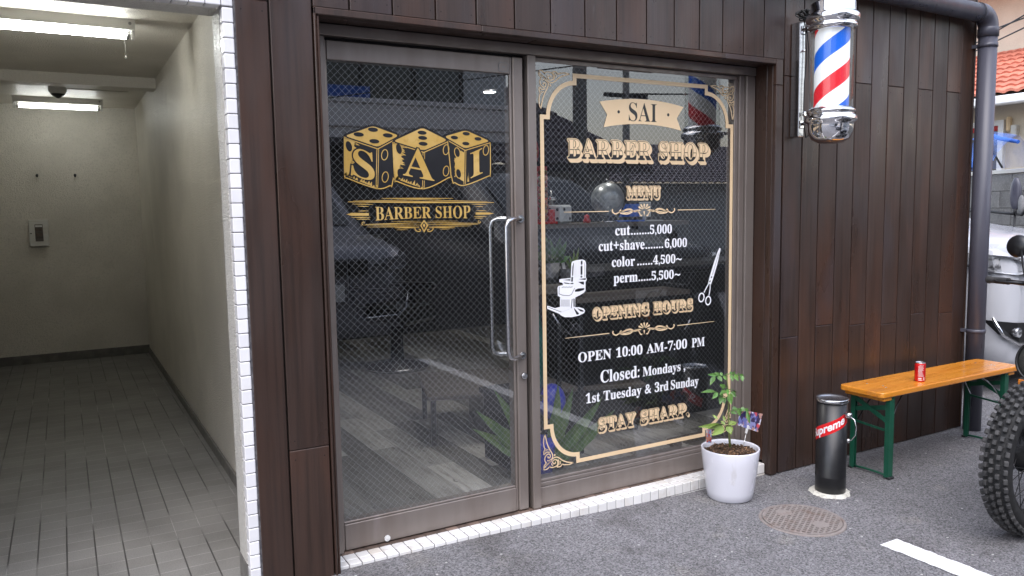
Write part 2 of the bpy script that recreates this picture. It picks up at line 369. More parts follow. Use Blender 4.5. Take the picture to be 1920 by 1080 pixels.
nz = N.new('ShaderNodeTexNoise'); nz.inputs['Scale'].default_value = 3.0; nz.inputs['Detail'].default_value = 6; L.new(tc.outputs['Object'], nz.inputs['Vector'])
nz2 = N.new('ShaderNodeTexNoise'); nz2.inputs['Scale'].default_value = 230.0; L.new(tc.outputs['Object'], nz2.inputs['Vector'])
ad = N.new('ShaderNodeMath'); ad.operation = 'ADD'; L.new(nz.outputs['Fac'], ad.inputs[0]); L.new(nz2.outputs['Fac'], ad.inputs[1])
mr = N.new('ShaderNodeMapRange'); mr.inputs[1].default_value = 0.7; mr.inputs[2].default_value = 1.3; mr.inputs[3].default_value = 0.72; mr.inputs[4].default_value = 1.28; L.new(ad.outputs[0], mr.inputs[0])
sc = N.new('ShaderNodeVectorMath'); sc.operation = 'SCALE'; L.new(br.outputs['Color'], sc.inputs[0]); L.new(mr.outputs[0], sc.inputs['Scale'])
# dirt that has settled in the long joints
wv = N.new('ShaderNodeSeparateXYZ'); L.new(mp.outputs[0], wv.inputs[0])
dv = N.new('ShaderNodeMath'); dv.operation = 'DIVIDE'; L.new(wv.outputs[0], dv.inputs[0]); dv.inputs[1].default_value = 0.1015
fr = N.new('ShaderNodeMath'); fr.operation = 'FRACT'; L.new(dv.outputs[0], fr.inputs[0])
pg = N.new('ShaderNodeMath'); pg.operation = 'PINGPONG'; L.new(dv.outputs[0], pg.inputs[0]); pg.inputs[1].default_value = 0.5
ln = N.new('ShaderNodeMath'); ln.operation = 'LESS_THAN'; L.new(pg.outputs[0], ln.inputs[0]); ln.inputs[1].default_value = 0.028
nz3 = N.new('ShaderNodeTexNoise'); nz3.inputs['Scale'].default_value = 2.2; L.new(tc.outputs['Object'], nz3.inputs['Vector'])
m3 = N.new('ShaderNodeMapRange'); m3.inputs[1].default_value = 0.36; m3.inputs[2].default_value = 0.54; L.new(nz3.outputs['Fac'], m3.inputs[0])
ml = N.new('ShaderNodeMath'); ml.operation = 'MULTIPLY'; L.new(ln.outputs[0], ml.inputs[0]); L.new(m3.outputs[0], ml.inputs[1])
mx = N.new('ShaderNodeMix'); mx.data_type = 'RGBA'; L.new(ml.outputs[0], mx.inputs[0]); L.new(sc.outputs[0], mx.inputs[6]); mx.inputs[7].default_value = (0.055, 0.052, 0.05, 1)
L.new(mx.outputs[2], B.inputs['Base Color'])
bp = N.new('ShaderNodeBump'); bp.inputs['Strength'].default_value = 0.4; bp.inputs['Distance'].default_value = 0.002; bp.invert = True
L.new(br.outputs['Fac'], bp.inputs['Height']); L.new(bp.outputs[0], B.inputs['Normal'])
M['passage_floor'] = m

# window glass: clear sheet with Fresnel reflection
def glass(name, r0):
    m = bpy.data.materials.new(name); m.use_nodes = True
    N = m.node_tree.nodes; L = m.node_tree.links; N.clear()
    out = N.new('ShaderNodeOutputMaterial'); tr = N.new('ShaderNodeBsdfTransparent'); gl = N.new('ShaderNodeBsdfGlossy'); mix = N.new('ShaderNodeMixShader')
    tr.inputs[0].default_value = (0.93, 0.95, 0.95, 1); gl.inputs['Roughness'].default_value = 0.0
    lw = N.new('ShaderNodeLayerWeight'); lw.inputs['Blend'].default_value = 0.5
    pw = N.new('ShaderNodeMath'); pw.operation = 'POWER'; L.new(lw.outputs['Facing'], pw.inputs[0]); pw.inputs[1].default_value = 5.0
    ma = N.new('ShaderNodeMath'); ma.operation = 'MULTIPLY_ADD'; L.new(pw.outputs[0], ma.inputs[0]); ma.inputs[1].default_value = 1 - r0; ma.inputs[2].default_value = r0
    L.new(ma.outputs[0], mix.inputs[0]); L.new(tr.outputs[0], mix.inputs[1]); L.new(gl.outputs[0], mix.inputs[2]); L.new(mix.outputs[0], out.inputs[0])
    return m
M['glass'] = glass('wired_glass_sheet', 0.15)
M['pole_glass'] = glass('clear_acrylic_tube', 0.06)

# barber pole stripes (helix in object space)
m = mat('striped_drum', (0.85, 0.85, 0.87), 0.35)
N, L, B = nodes_of(m)
tc = [n for n in N if n.type == 'TEX_COORD'][0]
xyz = N.new('ShaderNodeSeparateXYZ'); L.new(tc.outputs['Object'], xyz.inputs[0])
at = N.new('ShaderNodeMath'); at.operation = 'ARCTAN2'; L.new(xyz.outputs[1], at.inputs[0]); L.new(xyz.outputs[0], at.inputs[1])
a1 = N.new('ShaderNodeMath'); a1.operation = 'MULTIPLY'; L.new(at.outputs[0], a1.inputs[0]); a1.inputs[1].default_value = -1 / (2 * pi)
z1 = N.new('ShaderNodeMath'); z1.operation = 'MULTIPLY_ADD'; L.new(xyz.outputs[2], z1.inputs[0]); z1.inputs[1].default_value = 1 / 0.345; L.new(a1.outputs[0], z1.inputs[2])
ph = N.new('ShaderNodeMath'); ph.operation = 'ADD'; L.new(z1.outputs[0], ph.inputs[0]); ph.inputs[1].default_value = 0.40
fr = N.new('ShaderNodeMath'); fr.operation = 'FRACT'; L.new(ph.outputs[0], fr.inputs[0])
rp = N.new('ShaderNodeValToRGB'); rp.color_ramp.interpolation = 'CONSTANT'; L.new(fr.outputs[0], rp.inputs[0])
W_, Bl, Rd = (0.85, 0.85, 0.87, 1), (0.008, 0.12, 0.62, 1), (0.68, 0.018, 0.03, 1)
e = rp.color_ramp.elements
e[0].position = 0.0; e[0].color = Bl
e[1].position = 0.235; e[1].color = W_
x = e.new(0.5); x.color = Rd
x = e.new(0.735); x.color = W_
L.new(rp.outputs[0], B.inputs['Base Color']); L.new(rp.outputs[0], B.inputs['Emission Color']); B.inputs['Emission Strength'].default_value = 0.16   # the drum is lit from inside
M['stripes'] = m

# blue net: see-through weave
m = mat('blue_netting', (0.10, 0.26, 0.80), 0.6)
N, L, B = nodes_of(m)
tc = [n for n in N if n.type == 'TEX_COORD'][0]
nz = N.new('ShaderNodeTexNoise'); nz.inputs['Scale'].default_value = 4.0; L.new(tc.outputs['Object'], nz.inputs['Vector'])
mr = N.new('ShaderNodeMapRange'); mr.inputs[1].default_value = 0.35; mr.inputs[2].default_value = 0.7; mr.inputs[3].default_value = 0.08; mr.inputs[4].default_value = 0.38; L.new(nz.outputs['Fac'], mr.inputs[0])
L.new(mr.outputs[0], B.inputs['Alpha'])
M['net'] = m

# printed photograph: patches of colour
def photo_mat(name, scale, cols):
    m = mat(name, (0.5, 0.5, 0.5), 0.3)
    N, L, B = nodes_of(m)
    tc = [n for n in N if n.type == 'TEX_COORD'][0]
    nz = N.new('ShaderNodeTexNoise'); nz.inputs['Scale'].default_value = scale * 1.3; L.new(tc.outputs['Object'], nz.inputs['Vector'])
    av = N.new('ShaderNodeVectorMath'); av.operation = 'MULTIPLY_ADD'; L.new(nz.outputs['Color'], av.inputs[0]); av.inputs[1].default_value = (0.03, 0.03, 0.03); L.new(tc.outputs['Object'], av.inputs[2])
    vo = N.new('ShaderNodeTexVoronoi'); vo.inputs['Scale'].default_value = scale; L.new(av.outputs[0], vo.inputs['Vector'])
    sp = N.new('ShaderNodeSeparateColor'); L.new(vo.outputs['Color'], sp.inputs[0])
    rp = N.new('ShaderNodeValToRGB'); rp.color_ramp.interpolation = 'CONSTANT'; L.new(sp.outputs[0], rp.inputs[0])
    e = rp.color_ramp.elements
    for i, c in enumerate(cols):
        if i < 2: e[i].position = i / len(cols); e[i].color = (*c, 1)
        else: e.new(i / len(cols)).color = (*c, 1)
    L.new(rp.outputs[0], B.inputs['Base Color'])
    return m
M['photo'] = photo_mat('printed_photo', 48, [(0.03, 0.03, 0.12), (0.30, 0.30, 0.55), (0.70, 0.68, 0.75), (0.10, 0.10, 0.30), (0.55, 0.32, 0.26), (0.05, 0.04, 0.10), (0.6, 0.1, 0.12), (0.2, 0.22, 0.5)])
M['label'] = photo_mat('printed_label', 70, [(0.60, 0.05, 0.05), (0.65, 0.62, 0.62), (0.25, 0.36, 0.60), (0.7, 0.3, 0.2)])

# ------------------------------------------------------------------ ground
def smooth(a, b, x):
    t = min(1, max(0, (x - a) / (b - a))); return t * t * (3 - 2 * t)
def ground_z(x, y):
    rise = 0.047 * (1 - smooth(0.2, 2.15, x)) * smooth(-2.4, -0.7, y)
    if y > -0.02: rise = -0.06 if x < 4.0 else 0.0
    return rise
b = MB(); b.sm = True
xs = [-80, -40, -20, -8, -4, -2, -1.4, -0.9, -0.5, -0.2, 0.1] + [0.3 + 0.15 * i for i in range(14)] + [2.6, 3.2, 3.9, 3.99, 4.01, 4.4, 6, 9, 14, 25, 45, 90]
ys = [-90, -45, -25, -14, -9, -6, -4.5, -3.5, -2.9, -2.4, -2.0, -1.6, -1.2, -0.9, -0.7, -0.4, -0.14, -0.03, -0.015, 0.5, 2, 6, 12, 25, 50, 100]
V = [[b.bm.verts.new((x, y, ground_z(x, y))) for x in xs] for y in ys]
for j in range(len(ys) - 1):
    for i in range(len(xs) - 1):
        b.face([V[j][i], V[j][i + 1], V[j + 1][i + 1], V[j + 1][i]])
tag(b.build('ground', M['asphalt']), kind='structure')

def ragged_strip(x0, x1, y0, y1, z, n, amp, seed):
    rnd = random.Random(seed); bb = MB(); L_, R_ = [], []
    for i in range(n + 1):
        t = i / n; y = y0 + (y1 - y0) * t
        L_.append(bb.bm.verts.new((x0 + rnd.uniform(-amp, amp), y, z))); R_.append(bb.bm.verts.new((x1 + rnd.uniform(-amp, amp), y, z)))
    for i in range(n): bb.face([L_[i], R_[i], R_[i + 1], L_[i + 1]])
    return bb
tag(ragged_strip(1.993, 2.103, -0.985, -3.9, 0.004, 160, 0.004, 3).build('parking_line', M['paint_white']), kind='structure')
tag(ragged_strip(2.06, 2.17, -5.0, -7.0, 0.004, 60, 0.005, 4).build('parking_line', M['paint_white']), kind='structure')

b = MB(); b.box(-1.6, -0.10, -0.12, 5.75, -0.3, 0.0525)
tag(b.build('passage_floor', M['passage_floor']), kind='structure')
b = MB(); b.box(0.0, 4.0, 0.05, 5.2, -0.3, 0.045)
rnd = random.Random(5)
x = 0.0
while x < 3.98:                     # floor planks run away from the door
    y = 0.04 - rnd.uniform(0, 0.9)
    while y < 5.1:
        l = rnd.uniform(0.7, 1.25); b.r = rnd.uniform(-0.9, 0.9)
        y0, y1 = max(0.04, y), min(5.1, y + l)
        if y1 - y0 > 0.03: b.box(x + 0.001, x + 0.148, y0 + 0.001, y1 - 0.001, 0.045, 0.058)
        y += l
    x += 0.149
tag(b.build('shop_floor', M['planks']), kind='structure')

# ------------------------------------------------------------------ barber shop building
shop = thing('barber_shop', 'dark timber clad barber shop with a bronze framed glass front', 'shop', (2.0, 2.5, 0))
OFF = Vector((-2.0, -2.5, 0))
def P(o, parent):
    """parent o (built in world space) under parent, keeping it where it is"""
    o.parent = parent
    if parent.parent is None: o.matrix_parent_inverse = Matrix.Translation(-Vector(parent.location))
    return o

YF, TF = -0.15, 0.016        # face of the cladding, thickness
rnd = random.Random(11)
b = MB(); b.mi = 1   # dark backing shows in the gaps
b.box(-0.312, -0.045, -0.132, -0.05, 0.0, 3.1)
b.box(-0.045, 2.27, -0.132, -0.05, 2.13, 3.1)
b.box(2.30, 3.96, -0.132, -0.05, 0.0, 3.1)
b.mi = 0
def board(x0, x1, z0, z1, joints=(), y=YF):
    zz = [z0] + sorted(joints) + [z1]
    for a, c in zip(zz, zz[1:]):
        b.r = rnd.uniform(-1, 1)
        b.box(x0 + 0.0031, x1 - 0.0031, y, y + TF, a + 0.0008, c - 0.0008, bev=0.0025)
        b.mi = 1
        for zn in (a + 0.035, c - 0.035):
            if 0.02 < zn < 2.6:
                for xn in (x0 + 0.022, x1 - 0.022): b.cyl((xn, y + 0.002, zn), (xn, y - 0.0006, zn), 0.0026, n=8)
        b.mi = 0
board(-0.312, -0.198, 0.0, 3.1, (2.128,)); board(-0.198, -0.047, 0.0, 3.1, (0.55,))
gx = [-0.047, 0.088, 0.253, 0.427, 0.601, 0.774, 0.946, 1.118, 1.285, 1.45, 1.61, 1.762, 1.908, 2.044, 2.183, 2.328]
for i, (a, c) in enumerate(zip(gx, gx[1:])): board(a, c, 2.127 if i < len(gx) - 2 else 2.127, 3.1, (2.42 + 0.1 * (i % 3),) if i % 2 else ())
rx = [2.328, 2.466, 2.597, 2.737, 2.873, 3.007, 3.148, 3.287, 3.417, 3.555, 3.69, 3.829]
for i, (a, c) in enumerate(zip(rx, rx[1:])):
    board(a, c, 0.004, 3.1, (0.72 + 0.02 * (i % 3), 2.05) if i % 2 == 0 else ())
board(3.829, 3.965, 0.004, 3.1, (), y=YF + 0.004)
P(b.build('cladding', [M['wood'], M['wood_back']]), shop)

rnd = random.Random(12)
b = MB()
def tboard(*a, bev=0.003):
    b.r = rnd.uniform(-0.8, 0.8); b.box(*a, bev=bev)
def trim_part(name, rows):
    global b
    b = MB()
    for q in rows: tboard(*q)
    P(b.build(name, M['wood']), shop)
trim_part('corner_trim', [(-0.045, -0.036, -0.157, -0.05, 0.0, 2.127)]); trim_part('corner_trim', [(-0.034, -0.024, -0.150, -0.045, 0.0, 2.100)])
trim_part('lintel_edge', [(a, c, -0.157, -0.128, 2.101, 2.1265) for a, c in ((-0.045, 0.62), (0.6205, 1.92), (1.9205, 2.262))])
trim_part('soffit_board', [(a, c, -0.127, -0.085, 2.104, 2.12) for a, c in ((-0.03, 0.9), (0.9005, 2.262))]); trim_part('soffit_board', [(a, c, -0.084, -0.03, 2.1055, 2.12) for a, c in ((-0.03, 0.9), (0.9005, 2.262))])
trim_part('corner_trim', [(2.2645, 2.312, -0.157, -0.134, 0.004, 2.0), (2.2645, 2.312, -0.157, -0.134, 2.0005, 2.1265)])
trim_part('reveal_board', [(2.265, 2.281, -0.133, -0.098, 0.004, 2.11)]); trim_part('reveal_board', [(2.265, 2.281, -0.0965, 0.0, 0.07, 2.11)]); trim_part('reveal_board', [(2.267, 2.275, 0.0, 0.06, 0.07, 2.1)])
trim_part('end_trim', [(3.952, 3.966, -0.152, 0.1, 0.004, 3.1)])

# building shell: inner room, roof, end wall
b = MB()
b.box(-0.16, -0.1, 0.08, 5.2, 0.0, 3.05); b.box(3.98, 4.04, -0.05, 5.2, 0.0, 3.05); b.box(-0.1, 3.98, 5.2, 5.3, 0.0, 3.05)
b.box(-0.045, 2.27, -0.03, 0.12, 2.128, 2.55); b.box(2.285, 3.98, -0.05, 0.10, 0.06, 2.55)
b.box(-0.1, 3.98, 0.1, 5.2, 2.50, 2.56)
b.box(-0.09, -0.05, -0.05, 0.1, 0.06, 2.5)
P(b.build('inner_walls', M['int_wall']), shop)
b = MB(); b.box(-0.33, 4.08, -0.19, 5.35, 3.105, 3.2)
P(b.build('roof', M['pvc']), shop)

# frame round door and window
b = MB()
F = 0.0022
b.box(-0.022, 2.262, -0.028, 0.06, 2.062, 2.103, bev=F)            # head
b.box(-0.022, 0.031, -0.020, 0.06, 0.062, 2.060, bev=F)            # left jamb
b.box(0.906, 0.947, -0.024, 0.06, 0.062, 2.060, bev=F)             # mullion
b.box(2.166, 2.200, -0.010, 0.06, 0.062, 2.060, bev=F); b.box(2.203, 2.262, -0.022, 0.06, 0.062, 2.060, bev=F)
b.box(0.9485, 2.165, -0.012, 0.06, 0.062, 0.150, bev=F); b.box(0.9485, 2.165, -0.006, 0.06, 0.1505, 0.170, bev=F); b.box(0.9485, 2.165, -0.002, 0.06, 0.1705, 0.184, bev=F)
b.box(0.9485, 2.165, 0.006, 0.06, 2.040, 2.060, bev=F); b.box(2.143, 2.1655, 0.002, 0.06, 0.1845, 2.039, bev=F)
fr_ = P(b.build('front_frame', M['bronze']), shop)
b = MB(); b.box(0.0315, 0.9055, 0.02, 0.05, 2.048, 2.0615); b.box(0.8905, 0.9055, 0.016, 0.05, 0.064, 2.047)  # black strips drawn for the shadow line above the door and the gap beside
P(b.build('gap_shade', M['flat_black']), fr_)

# tiled step
b = MB(); rnd = random.Random(8); b.mi = 1
x = -0.024
b.box(-0.024, 2.262, -0.1175, 0.02, -0.05, 0.0575)
x0 = 0.632 - 0.051 * 13
k = 0
while True:
    a = x0 + 0.051 * k; c = a + 0.0485; k += 1
    if a > 2.262: break
    a2, c2 = max(a, -0.024), min(c, 2.262)
    if c2 - a2 < 0.01: continue
    b.mi = 0; b.r = rnd.uniform(-1, 1)
    b.box(a2, c2, -0.121, -0.079, 0.010, 0.060, bev=0.003)
    b.r = rnd.uniform(-1, 1); b.box(a2, c2, -0.0765, -0.028, 0.050, 0.060, bev=0.0025)
    b.mi = 2; b.r = rnd.uniform(-1, 1)
    b.box(a2 - 0.001, c2 + 0.0015, -0.0265, 0.02, 0.050, 0.0600, bev=0.001)
    b.mi = 0; b.r = rnd.uniform(-1, 1)
    b.box(a2, c2, -0.121, -0.1185, -0.04, 0.0085)
P(b.build('doorstep', [M['step_tile'], M['grout'], M['brown_tile']]), shop)

# ---- flat film work on the glass
class Decal(MB):
    """flat shapes on the outer face of the glass; later layers stand 0.3 mm further out"""
    def __init__(s, y0=-0.0012):
        super().__init__(); s.y0 = y0; s.lay = 0
    def pt(s, p): return (p[0], s.y0 - 0.00035 * s.lay, p[1])
    def fill(s, pts, mi):
        s.mi = mi
        tris = tessellate_polygon([[Vector((p[0], p[1], 0)) for p in pts]])
        vs = s.vs([s.pt(p) for p in pts])
        for t in tris: s.face([vs[i] for i in t])
    def stroke(s, pts, w, mi, closed=False):
        s.mi = mi; n = len(pts); P2 = [Vector((p[0], p[1])) for p in pts]
        ww = w if isinstance(w, (list, tuple)) else [w] * n
        A, B = [], []
        for i in range(n):
            p = P2[i]
            a = P2[i - 1] if (i > 0 or closed) else None
            c = P2[(i + 1) % n] if (i < n - 1 or closed) else None
            d1 = (p - a).normalized() if a is not None else (c - p).normalized()
            d2 = (c - p).normalized() if c is not None else d1
            n1 = Vector((-d1.y, d1.x)); n2 = Vector((-d2.y, d2.x)); nn = n1 + n2
            if nn.length < 1e-4: nn = n1.copy()
            nn.normalize(); k = 1 / max(0.45, nn.dot(n1))
            A.append(s.bm.verts.new(s.pt(p + nn * ww[i] / 2 * k))); B.append(s.bm.verts.new(s.pt(p - nn * ww[i] / 2 * k)))
        for i in range(n if closed else n - 1):
            j = (i + 1) % n; s.face([A[i], A[j], B[j], B[i]])
    def ell(s, c, rx, ry, mi, ang=0.0, n=28, hole=None):
        pts = []
        for i in range(n):
            a = 2 * pi * i / n; x, y = rx * cos(a), ry * sin(a)
            pts.append((c[0] + x * cos(ang) - y * sin(ang), c[1] + x * sin(ang) + y * cos(ang)))
        if hole: s.stroke(pts, hole, mi, True)
        else: s.fill(pts, mi)
    def glyphs(s, me_pts, mi):
        s.mi = mi
        V_, F_ = me_pts; vs = s.vs([s.pt(p) for p in V_])
        for f in F_: s.face([vs[i] for i in f])

def catmull(pts, n=6, closed=False):
    P2 = [Vector((p[0], p[1])) for p in pts]; m = len(P2); out = []
    for i in range(m if closed else m - 1):
        if closed: p0, p1, p2, p3 = P2[i - 1], P2[i], P2[(i + 1) % m], P2[(i + 2) % m]
        else: p0, p1, p2, p3 = P2[max(i - 1, 0)], P2[i], P2[i + 1], P2[min(i + 2, m - 1)]
        for k in range(n):
            t = k / n
            out.append(0.5 * ((2 * p1) + (p2 - p0) * t + (2 * p0 - 5 * p1 + 4 * p2 - p3) * t * t + (3 * p1 - p0 - 3 * p2 + p3) * t ** 3))
    if not closed: out.append(P2[-1])
    return [(p.x, p.y) for p in out]

def serif(t):
    o = ''
    for c in t:
        if 'A' <= c <= 'Z': o += chr(0x1D400 + ord(c) - 65)
        elif 'a' <= c <= 'z': o += chr(0x1D41A + ord(c) - 97)
        elif '0' <= c <= '9': o += chr(0x1D7CE + ord(c) - 48)
        else: o += c
    return o
def text_mesh(t, offset=0.0, shear=0.0, space=1.0):
    """filled outlines of a line of text, (verts 2-D, faces); units: font size 1"""
    cu = bpy.data.curves.new('line', 'FONT'); cu.body = t; cu.offset = offset; cu.shear = shear; cu.space_character = space
    cu.resolution_u = 5; cu.fill_mode = 'FRONT'
    o = bpy.data.objects.new('line', cu); COL.objects.link(o)
    bpy.context.view_layer.update()
    me = o.evaluated_get(bpy.context.evaluated_depsgraph_get()).to_mesh()
    V_ = [(v.co.x, v.co.y) for v in me.vertices]; F_ = [tuple(p.vertices) for p in me.polygons]
    bpy.data.objects.remove(o); bpy.data.curves.remove(cu)
    return V_, F_
def fit(mesh, x0, x1, z0, z1, ref=None):
    """scale so that the box of ref (or of the mesh) fills x0..x1, z0..z1"""
    V_, F_ = mesh; R = (ref or mesh)[0]
    a0, a1 = min(v[0] for v in R), max(v[0] for v in R); c0, c1 = min(v[1] for v in R), max(v[1] for v in R)
    sx, sz = (x1 - x0) / (a1 - a0), (z1 - z0) / (c1 - c0)
    return [(x0 + (v[0] - a0) * sx, z0 + (v[1] - c0) * sz) for v in V_], F_
def fit_line(t, x0, x1, z0, capz, sans=False, **k):
    """one line: width from x0 to x1, baseline z0, capitals capz high (font capitals are 0.69 high)"""
    V_, F_ = text_mesh(t if sans else serif(t), **k)
    a0, a1 = min(v[0] for v in V_), max(v[0] for v in V_)
    sx, sz = (x1 - x0) / (a1 - a0), capz / 0.69
    return [(x0 + (v[0] - a0) * sx, z0 + v[1] * sz) for v in V_], F_
def clip(mesh, z, above=True):
    bm = bmesh.new(); vs = [bm.verts.new((v[0], 0, v[1])) for v in mesh[0]]
    for f in mesh[1]:
        try: bm.faces.new([vs[i] for i in f])
        except ValueError: pass
    bmesh.ops.bisect_plane(bm, geom=bm.verts[:] + bm.edges[:] + bm.faces[:], plane_co=(0, 0, z), plane_no=(0, 0, 1), clear_inner=above, clear_outer=not above)
    bm.verts.index_update()
    out = [(v.co.x, v.co.z) for v in bm.verts], [tuple(v.index for v in f.verts) for f in bm.faces]
    bm.free(); return out
def shift(mesh, dx, dz): return [(v[0] + dx, v[1] + dz) for v in mesh[0]], mesh[1]

def wire_net(name, x0, x1, z0, z1, y, parent, pitch=0.0285):
    b = MB(); r = 0.00042
    for sgn in (1, -1):
        c0 = (z0 - x1) if sgn > 0 else (z0 + x0)
        c1 = (z1 - x0) if sgn > 0 else (z1 + x1)
        k = math.ceil(c0 / pitch)
        while k * pitch < c1:
            c = k * pitch; k += 1
            pts = []
            # z = sgn*x + c clipped to the pane
            xa = (z0 - c) / sgn; xb = (z1 - c) / sgn
            lo, hi = max(min(xa, xb), x0), min(max(xa, xb), x1)
            if hi - lo < 0.004: continue
            yy = y + (0.0004 if sgn > 0 else -0.0004)
            d = r * 0.7071 * 2 ** 0.5 / 2 * 1.4
            A, B_ = (lo, sgn * lo + c), (hi, sgn * hi + c)
            nx, nz = -sgn * d, d
            b.poly([(A[0] + nx, yy, A[1] + nz), (A[0] - nx, yy, A[1] - nz), (B_[0] - nx, yy, B_[1] - nz), (B_[0] + nx, yy, B_[1] + nz)])
    return P(b.build(name, M['wire'], fix=False), parent)

# ---- the door
b = MB()
b.box(0.032, 0.0405, -0.004, 0.045, 0.066, 2.049, bev=F)
b.box(0.0412, 0.827, -0.006, 0.045, 1.978, 2.048, bev=F)
b.box(0.0412, 0.827, -0.006, 0.045, 0.066, 0.172, bev=F); b.box(0.0412, 0.827, 0.000, 0.045, 0.1724, 0.1815, bev=F)
b.box(0.840, 0.889, -0.012, 0.045, 0.066, 2.049, bev=0.004); b.box(0.8276, 0.8394, -0.003, 0.045, 0.066, 2.048, bev=F)
door = P(b.build('glass_door', M['bronze']), shop)
b = MB(); b.poly([(0.0412, 0.004, 0.180), (0.8276, 0.004, 0.180), (0.8276, 0.004, 1.98), (0.0412, 0.004, 1.98)])
P(b.build('pane', M['glass'], fix=False), door)
wire_net('wire_mesh', 0.0412, 0.8276, 0.181, 1.978, 0.0075, door)
for sgn, nm in ((-1, 'pull_handle'), (1, 'pull_handle')):
    b = MB()
    y1 = -0.062 if sgn < 0 else 0.085; ym = -0.011 if sgn < 0 else 0.046
    xb = 0.768
    path = [(0.866, ym, 1.366), (0.84, ym + (y1 - ym) * .35, 1.366), (xb + 0.03, y1 * .93, 1.366), (xb + 0.009, y1, 1.357), (xb, y1, 1.335), (xb, y1, 1.05), (xb, y1, 0.80), (xb + 0.009, y1, 0.776), (xb + 0.03, y1 * .93, 0.767), (0.84, ym + (y1 - ym) * .35, 0.767), (0.866, ym, 0.767)]
    b.tube(path, 0.0105, 12)
    for z in (1.366, 0.767): b.cyl((0.866, ym - 0.002 * sgn, z), (0.866, ym + 0.006 * sgn, z), 0.016, n=16)
    P(b.build(nm, M['steel']), door)
b = MB(); b.cyl((0.869, -0.011, 0.677), (0.869, -0.026, 0.677), 0.0145, 0.013, n=20); b.cyl((0.869, -0.026, 0.677), (0.869, -0.029, 0.677), 0.008, n=12)
P(b.build('lock', M['steel']), door)
b = MB(); b.cyl((0.215, -0.006, 0.080), (0.215, -0.011, 0.080), 0.0125, n=20); b.cyl((0.215, -0.011, 0.080), (0.215, -0.014, 0.080), 0.004, n=10)
P(b.build('floor_bolt', M['white_plastic']), door)
d = Decal(-0.0075)
rr = [(0.797 + 0.023 * (abs(cos(a)) ** 0.55) * (1 if cos(a) > 0 else -1), 2.004 + 0.019 * (abs(sin(a)) ** 0.55) * (1 if sin(a) > 0 else -1)) for a in [2 * pi * i / 32 + .01 for i in range(32)]]
d.fill(rr, 0); d.lay = 1; d.stroke(rr, 0.0022, 1, True); d.fill([(0.79, 2.0025), (0.805, 2.0025), (0.805, 2.0065), (0.79, 2.0065)], 1)
P(d.build('maker_sticker', [M['bronze'], M['pole_grey']], fix=False), door)

# ---- dice emblem (measured on the photograph, laid on the pane)
d5 = lambda x, y: GL(640 + x / 7.2, 225 + y / 7.2)
d6 = lambda x, y: GL(780 + x / 7.68, 225 + y / 7.68)
def rounded(pts, r, n=5):
    out = []; m = len(pts)
    for i in range(m):
        p, a, c = Vector(pts[i]), Vector(pts[i - 1]), Vector(pts[(i + 1) % m])
        rr_ = min(r, (a - p).length * .45, (c - p).length * .45)
        A = p + (a - p).normalized() * rr_; C_ = p + (c - p).normalized() * rr_
        for k in range(n + 1):
            t = k / n; q = A * (1 - t) ** 2 + p * 2 * t * (1 - t) + C_ * t * t
            out.append((q.x, q.y))
    return out
def grow(pts, k):
    c = Vector((sum(p[0] for p in pts) / len(pts), sum(p[1] for p in pts) / len(pts)))
    return [tuple(c + (Vector(p) - c) * (1 + k / (Vector(p) - c).length)) for p in pts]
def in_quad(mesh, A, B_, C_, D):
    """map a glyph's box onto the quad A(bottom left) B(bottom right) C(top right) D(top left)"""
    V_, F_ = mesh; a0, a1 = min(v[0] for v in V_), max(v[0] for v in V_); c0, c1 = min(v[1] for v in V_), max(v[1] for v in V_)
    A, B_, C_, D = map(Vector, (A, B_, C_, D)); out = []
    for x, z in V_:
        u, w = (x - a0) / (a1 - a0), (z - c0) / (c1 - c0)
        q = (A * (1 - u) + B_ * u) * (1 - w) + (D * (1 - u) + C_ * u) * w
        out.append((q.x, q.y))
    return out, F_
def shade(dd, edge, depth, n, seed, mi):
    """engraved hatching: tapered strokes that leave an edge"""
    rnd_ = random.Random(seed); a, c = Vector(edge[0]), Vector(edge[1]); dv_ = Vector(depth)
    for i in range(n):
        t = (i + rnd_.random()) / n; w = (c - a).length / n * 0.6
        p = a.lerp(c, t); l = rnd_.uniform(0.35, 1.0); e1 = (c - a).normalized() * w
        q = p + dv_ * l
        dd.fill([tuple(p - e1), tuple(p + e1), tuple(q)], mi)
d = Decal()
G, K = 0, 1
